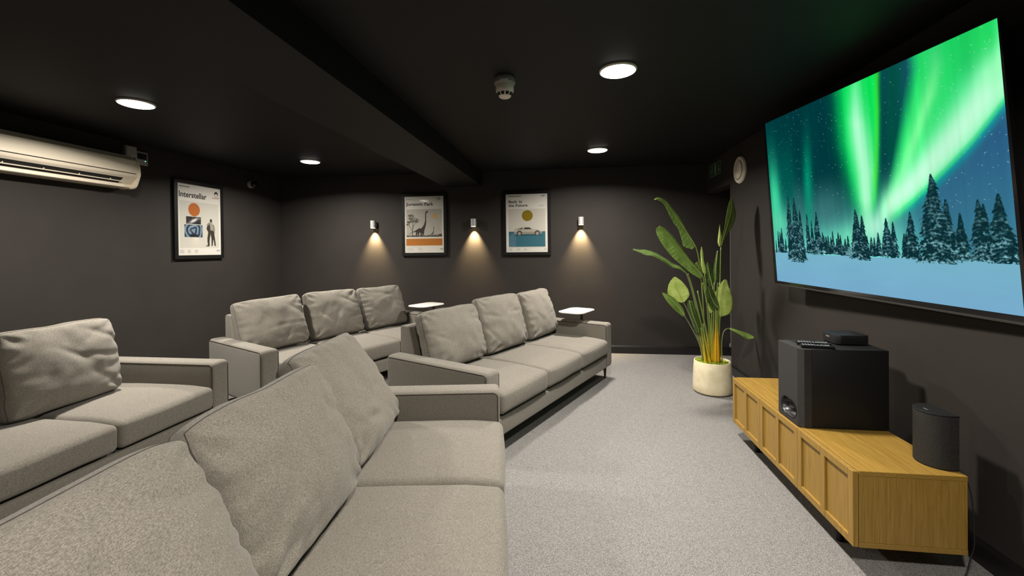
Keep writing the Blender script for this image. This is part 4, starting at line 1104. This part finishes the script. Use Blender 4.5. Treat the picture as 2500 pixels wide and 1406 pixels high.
def stem_mat(name, zlo, zhi, low, high):
    m, nt, b = new_mat(name); N = nt.nodes; Lk = nt.links
    tc = N.new('ShaderNodeTexCoord'); sx = N.new('ShaderNodeSeparateXYZ'); Lk.new(tc.outputs['Object'], sx.inputs[0])
    mr = N.new('ShaderNodeMapRange'); mr.inputs['From Min'].default_value = zlo; mr.inputs['From Max'].default_value = zhi; Lk.new(sx.outputs[2], mr.inputs[0])
    no = N.new('ShaderNodeTexNoise'); no.inputs['Scale'].default_value = 40; Lk.new(tc.outputs['Object'], no.inputs['Vector'])
    ad = N.new('ShaderNodeMath'); ad.operation = 'MULTIPLY_ADD'; ad.inputs[1].default_value = 0.5; Lk.new(no.outputs[0], ad.inputs[0]); 
    sb = N.new('ShaderNodeMath'); sb.operation = 'SUBTRACT'; sb.inputs[1].default_value = 0.25; Lk.new(mr.outputs[0], sb.inputs[0]); Lk.new(sb.outputs[0], ad.inputs[2])
    cr = N.new('ShaderNodeValToRGB'); cr.color_ramp.elements[0].color = (*low, 1); cr.color_ramp.elements[1].color = (*high, 1)
    Lk.new(ad.outputs[0], cr.inputs[0]); Lk.new(cr.outputs[0], b.inputs['Base Color']); b.inputs['Roughness'].default_value = 0.45
    return m
STEM = stem_mat('stem_green_yellow', 0.30, 0.62, srgb(204, 176, 34), srgb(104, 124, 58))
STEMY = stem_mat('stem_yellow', 0.50, 0.72, srgb(214, 160, 24), srgb(112, 130, 58))
STEMG = stem_mat('stem_grey_green', 0.30, 0.5, srgb(140, 140, 60), srgb(112, 122, 84))

def wp(px, py, dy=0.0): return at(px, py, PYY+dy)-Vector((PX, PYY, 0))
def stem(path, r0, r1, mat, parent, label=None, dy0=0.0, dy1=0.0):
    n = len(path); P3 = [wp(x, y, dy0+(dy1-dy0)*i/(n-1)) for i, (x, y) in enumerate(path)]
    sp_ = smooth_path(P3, 5); m = len(sp_)
    return obj('stem', tube(bmesh.new(), sp_, [r0+(r1-r0)*i/(m-1) for i in range(m)], 8), mat, parent, 180)
def leaf(rows, mat, path=None, smat=None, dl=0.03, dr=0.03, dy=0.0, ripple=0.006, r=(0.008, 0.0045), base_dy=0.0, freq=70, cut=0.0):
    """rows: stations base->tip of (midrib x,y, left x,y, right x,y) in the plant's front view; dl, dr set how far each half folds
    back (+) or forward (-) at its widest"""
    rows = [np.array(q, float) for q in rows]; sub = 7; full = []
    for i in range(len(rows)-1):
        p0 = rows[max(i-1, 0)]; p1 = rows[i]; p2 = rows[i+1]; p3 = rows[min(i+2, len(rows)-1)]
        for k2 in range(sub):
            t_ = k2/sub; full.append(0.5*((2*p1)+(p2-p0)*t_+(2*p0-5*p1+4*p2-p3)*t_**2+(3*p1-p0-3*p2+p3)*t_**3))
    full.append(rows[-1]); m = len(full); bm = bmesh.new(); nc = 6; grid = []
    for i, q in enumerate(full):
        s = i/(m-1); fold = math.sin(PI*min(1, max(0.0, s*0.9+0.06)))
        row = []
        for c in range(-nc, nc+1):
            f_ = abs(c)/nc
            e = (q[2], q[3], dl) if c < 0 else (q[4], q[5], dr)
            x = q[0]+(e[0]-q[0])*f_; y = q[1]+(e[1]-q[1])*f_
            d = dy+e[2]*fold*(f_**0.8)
            wave = ripple*math.sin(s*freq*1.5+2.2*f_+(1.3 if c < 0 else 0))*f_**0.5*(1 if f_ < 1 else 1.2)
            row.append(bm.verts.new(wp(x, y, d+wave)))
        grid.append(row)
    for A, B in zip(grid, grid[1:]):
        for c in range(2*nc): bm.faces.new((A[c], A[c+1], B[c+1], B[c]))
    me = mesh('leaf', bm, 180)
    o = link('leaf', me, plant, mat)
    so = o.modifiers.new('thickness', 'SOLIDIFY'); so.thickness = 0.0012
    mid = [g[nc].co if False else None for g in []]
    rib = bmesh.new(); mp_ = [wp(q[0], q[1], dy-0.0015) for q in full]
    tube(rib, mp_, [0.0036*(1-0.8*i/(m-1)) for i in range(m)], 6); obj('midrib', rib, RIB, o, 180)
    if path:
        n = len(path); P3 = [wp(x, y, base_dy+(dy-base_dy)*i/(n-1)) for i, (x, y) in enumerate(path)]
        sp_ = smooth_path(P3, 5); mm = len(sp_)
        obj('stem', tube(bmesh.new(), sp_, [r[0]+(r[1]-r[0])*i/(mm-1) for i in range(mm)], 8), smat or STEM, o, 180)
    return o
# upper left, twisted, blade hanging to the left of its rib
leaf([(1699, 603, 1690, 609, 1700, 606), (1690, 587, 1669, 602, 1692, 588), (1680, 572, 1665, 588, 1682, 571), (1666, 550, 1656, 560, 1668, 546), (1654, 534, 1645, 545, 1657, 528), (1640, 514, 1634, 524, 1643, 510), (1622, 491, 1620, 498, 1625, 489), (1606, 484, 1605, 488, 1607, 482), (1598, 487, 1598, 488, 1598, 486)],
     LEAF, [(1722, 884), (1719, 790), (1713, 690), (1706, 630), (1699, 603)], STEM, -0.02, 0.03, -0.02, 0.005)
# broad banana like blade to the upper left
leaf([(1716, 675, 1712, 682, 1717, 673), (1704, 660, 1690, 669, 1706, 655), (1686, 641, 1668, 651, 1688, 636), (1664, 612, 1642, 628, 1666, 606), (1644, 587, 1622, 604, 1646, 580), (1628, 568, 1607, 580, 1628, 562), (1617, 558, 1602, 566, 1619, 555), (1608, 554, 1602, 557, 1611, 551)],
     LEAF, [(1735, 886), (1730, 800), (1724, 720), (1716, 675)], STEM, -0.045, 0.05, -0.06, 0.005, freq=110)
# narrow blade seen edge on, far left
leaf([(1676, 667, 1674, 668, 1677, 664), (1660, 655, 1657, 657, 1662, 651), (1641, 647, 1641, 653, 1645, 643), (1619, 632, 1618, 638, 1620, 628), (1599, 622, 1592, 625, 1601, 617), (1580, 617, 1574, 622, 1578, 610), (1560, 613, 1559, 615, 1562, 609), (1546, 609, 1546, 610, 1546, 607)],
     LEAFD, [(1720, 886), (1708, 800), (1692, 720), (1676, 667)], STEMG, -0.07, 0.10, -0.03, 0.004)
# pale round leaf, left
leaf([(1668, 738, 1664, 739, 1671, 737), (1663, 727, 1645, 733, 1683, 722), (1657, 714, 1631, 719, 1680, 707), (1651, 700, 1631, 700, 1673, 696), (1648, 688, 1636, 687, 1664, 686), (1646, 676, 1644, 677, 1650, 676)],
     LEAFP, [(1718, 884), (1708, 835), (1690, 785), (1676, 752), (1668, 738)], STEMG, 0.03, -0.03, -0.07, 0.006, freq=60)
# smaller leaf below it
leaf([(1672, 772, 1667, 773, 1672, 767), (1662, 757, 1651, 760, 1667, 752), (1650, 743, 1640, 749, 1656, 738), (1636, 729, 1628, 735, 1643, 725), (1626, 721, 1622, 726, 1632, 719), (1617, 715, 1617, 717, 1619, 714)],
     LEAF, [(1716, 884), (1711, 850), (1700, 822), (1684, 792), (1672, 772)], STEMG, -0.03, 0.02, -0.09, 0.005)
# dark leaf hanging in front of the stems
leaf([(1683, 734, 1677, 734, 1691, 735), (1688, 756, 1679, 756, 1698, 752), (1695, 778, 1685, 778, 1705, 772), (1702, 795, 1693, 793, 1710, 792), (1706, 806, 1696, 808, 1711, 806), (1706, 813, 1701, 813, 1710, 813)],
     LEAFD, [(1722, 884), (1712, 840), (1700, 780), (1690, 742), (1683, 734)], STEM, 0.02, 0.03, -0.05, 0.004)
# pale upright leaf, right
leaf([(1759, 772, 1757, 773, 1762, 773), (1759, 758, 1754, 745, 1783, 765), (1759, 742, 1749, 733, 1789, 748), (1760, 725, 1744, 719, 1789, 733), (1762, 708, 1750, 707, 1785, 714), (1765, 693, 1759, 692, 1779, 699), (1770, 682, 1767, 683, 1775, 684)],
     LEAFP, [(1753, 882), (1755, 830), (1757, 790), (1759, 772)], STEM, 0.02, 0.03, -0.04, 0.005, freq=90)
# tall spear, upper right, one half folded over
leaf([(1760, 603, 1758, 602, 1763, 600), (1765, 585, 1761, 583, 1772, 579), (1772, 562, 1768, 560, 1788, 552), (1780, 537, 1772, 533, 1795, 532), (1786, 512, 1777, 506, 1796, 515), (1787, 495, 1781, 492, 1792, 497), (1787, 481, 1786, 482, 1788, 482)],
     LEAF, [(1757, 884), (1757, 780), (1758, 680), (1760, 603)], STEM, -0.02, 0.06, 0.02, 0.002)
# rolled spear beside it
leaf([(1757, 602, 1755, 600, 1759, 601), (1756, 590, 1752, 592, 1761, 590), (1757, 575, 1753, 578, 1761, 572), (1757, 562, 1755, 563, 1759, 561), (1757, 548, 1757, 549, 1758, 549)], LEAFP, None, None, 0.01, 0.01, 0.0, 0.001)
# dark folded leaf hanging between the spears
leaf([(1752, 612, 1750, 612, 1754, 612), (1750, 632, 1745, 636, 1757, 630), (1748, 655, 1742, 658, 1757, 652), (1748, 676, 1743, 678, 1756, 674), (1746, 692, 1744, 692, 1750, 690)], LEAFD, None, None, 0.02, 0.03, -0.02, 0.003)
# short spear in the middle
leaf([(1720, 668, 1716, 666, 1724, 668), (1717, 650, 1711, 646, 1722, 652), (1714, 632, 1711, 631, 1718, 634), (1713, 617, 1710, 618, 1717, 620), (1713, 602, 1712, 603, 1714, 604)], LEAFP, [(1740, 884), (1733, 780), (1724, 700), (1720, 668)], STEM, 0.01, 0.01, 0.0, 0.002)
# curled young blade left of it
leaf([(1712, 672, 1708, 672, 1716, 672), (1707, 658, 1699, 659, 1713, 656), (1704, 648, 1699, 650, 1710, 645), (1702, 640, 1698, 642, 1706, 638)], LEAF, None, None, -0.02, 0.03, -0.03, 0.003)
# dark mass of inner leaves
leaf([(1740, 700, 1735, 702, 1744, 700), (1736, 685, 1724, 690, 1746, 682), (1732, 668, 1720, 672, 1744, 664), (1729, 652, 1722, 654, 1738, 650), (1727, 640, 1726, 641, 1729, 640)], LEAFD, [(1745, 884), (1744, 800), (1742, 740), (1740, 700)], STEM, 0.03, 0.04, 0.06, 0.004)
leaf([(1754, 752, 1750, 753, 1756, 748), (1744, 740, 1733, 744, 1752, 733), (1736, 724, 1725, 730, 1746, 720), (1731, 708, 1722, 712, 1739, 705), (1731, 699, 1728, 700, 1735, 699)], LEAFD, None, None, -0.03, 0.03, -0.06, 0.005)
leaf([(1738, 764, 1734, 764, 1740, 762), (1734, 752, 1729, 754, 1739, 752), (1732, 742, 1729, 744, 1737, 741), (1731, 735, 1730, 736, 1733, 735)], LEAFP, [(1738, 884), (1737, 820), (1738, 764)], STEM, 0.0, 0.0, -0.02, 0.003)
# low leaf bending out to the right
leaf([(1782, 802, 1781, 804, 1783, 800), (1797, 808, 1795, 811, 1799, 805), (1813, 816, 1812, 821, 1817, 811), (1827, 822, 1824, 828, 1830, 816), (1841, 825, 1840, 826, 1841, 822)], LEAF, [(1763, 884), (1762, 840), (1766, 812), (1774, 803), (1782, 802)], STEMG, -0.04, 0.03, 0.02, 0.002, (0.006, 0.003))
# left over stems of the clump
for path, mat, r0_, r1_, d0, d1 in (
    ([(1727, 886), (1720, 830), (1707, 770), (1694, 715), (1680, 668)], STEM, 0.011, 0.005, 0.01, 0.0),
    ([(1731, 886), (1728, 830), (1716, 770), (1703, 710)], STEM, 0.012, 0.006, -0.03, 0.0),
    ([(1736, 886), (1733, 800), (1726, 740), (1716, 690)], STEM, 0.010, 0.006, 0.03, 0.02),
    ([(1742, 886), (1741, 820), (1743, 760), (1744, 690)], STEM, 0.010, 0.005, -0.02, -0.02),
    ([(1747, 887), (1747, 830), (1748, 796), (1748, 745)], STEMY, 0.015, 0.007, -0.045, -0.04),
    ([(1753, 887), (1752, 830), (1751, 797), (1752, 735)], STEMY, 0.014, 0.006, -0.04, -0.035),
    ([(1748, 800), (1749, 740), (1752, 690)], STEM, 0.009, 0.006, -0.04, -0.02),
    ([(1723, 888), (1720, 862), (1717, 835), (1711, 800)], STEM, 0.013, 0.006, -0.06, -0.05),
    ([(1757, 887), (1756, 800), (1756, 740), (1757, 690)], STEM, 0.010, 0.006, 0.0, 0.0),
    ([(1735, 888), (1728, 860), (1722, 830), (1716, 790)], STEM, 0.011, 0.005, -0.06, -0.05)):
    stem(path, r0_, r1_, mat, plant, None, d0, d1)
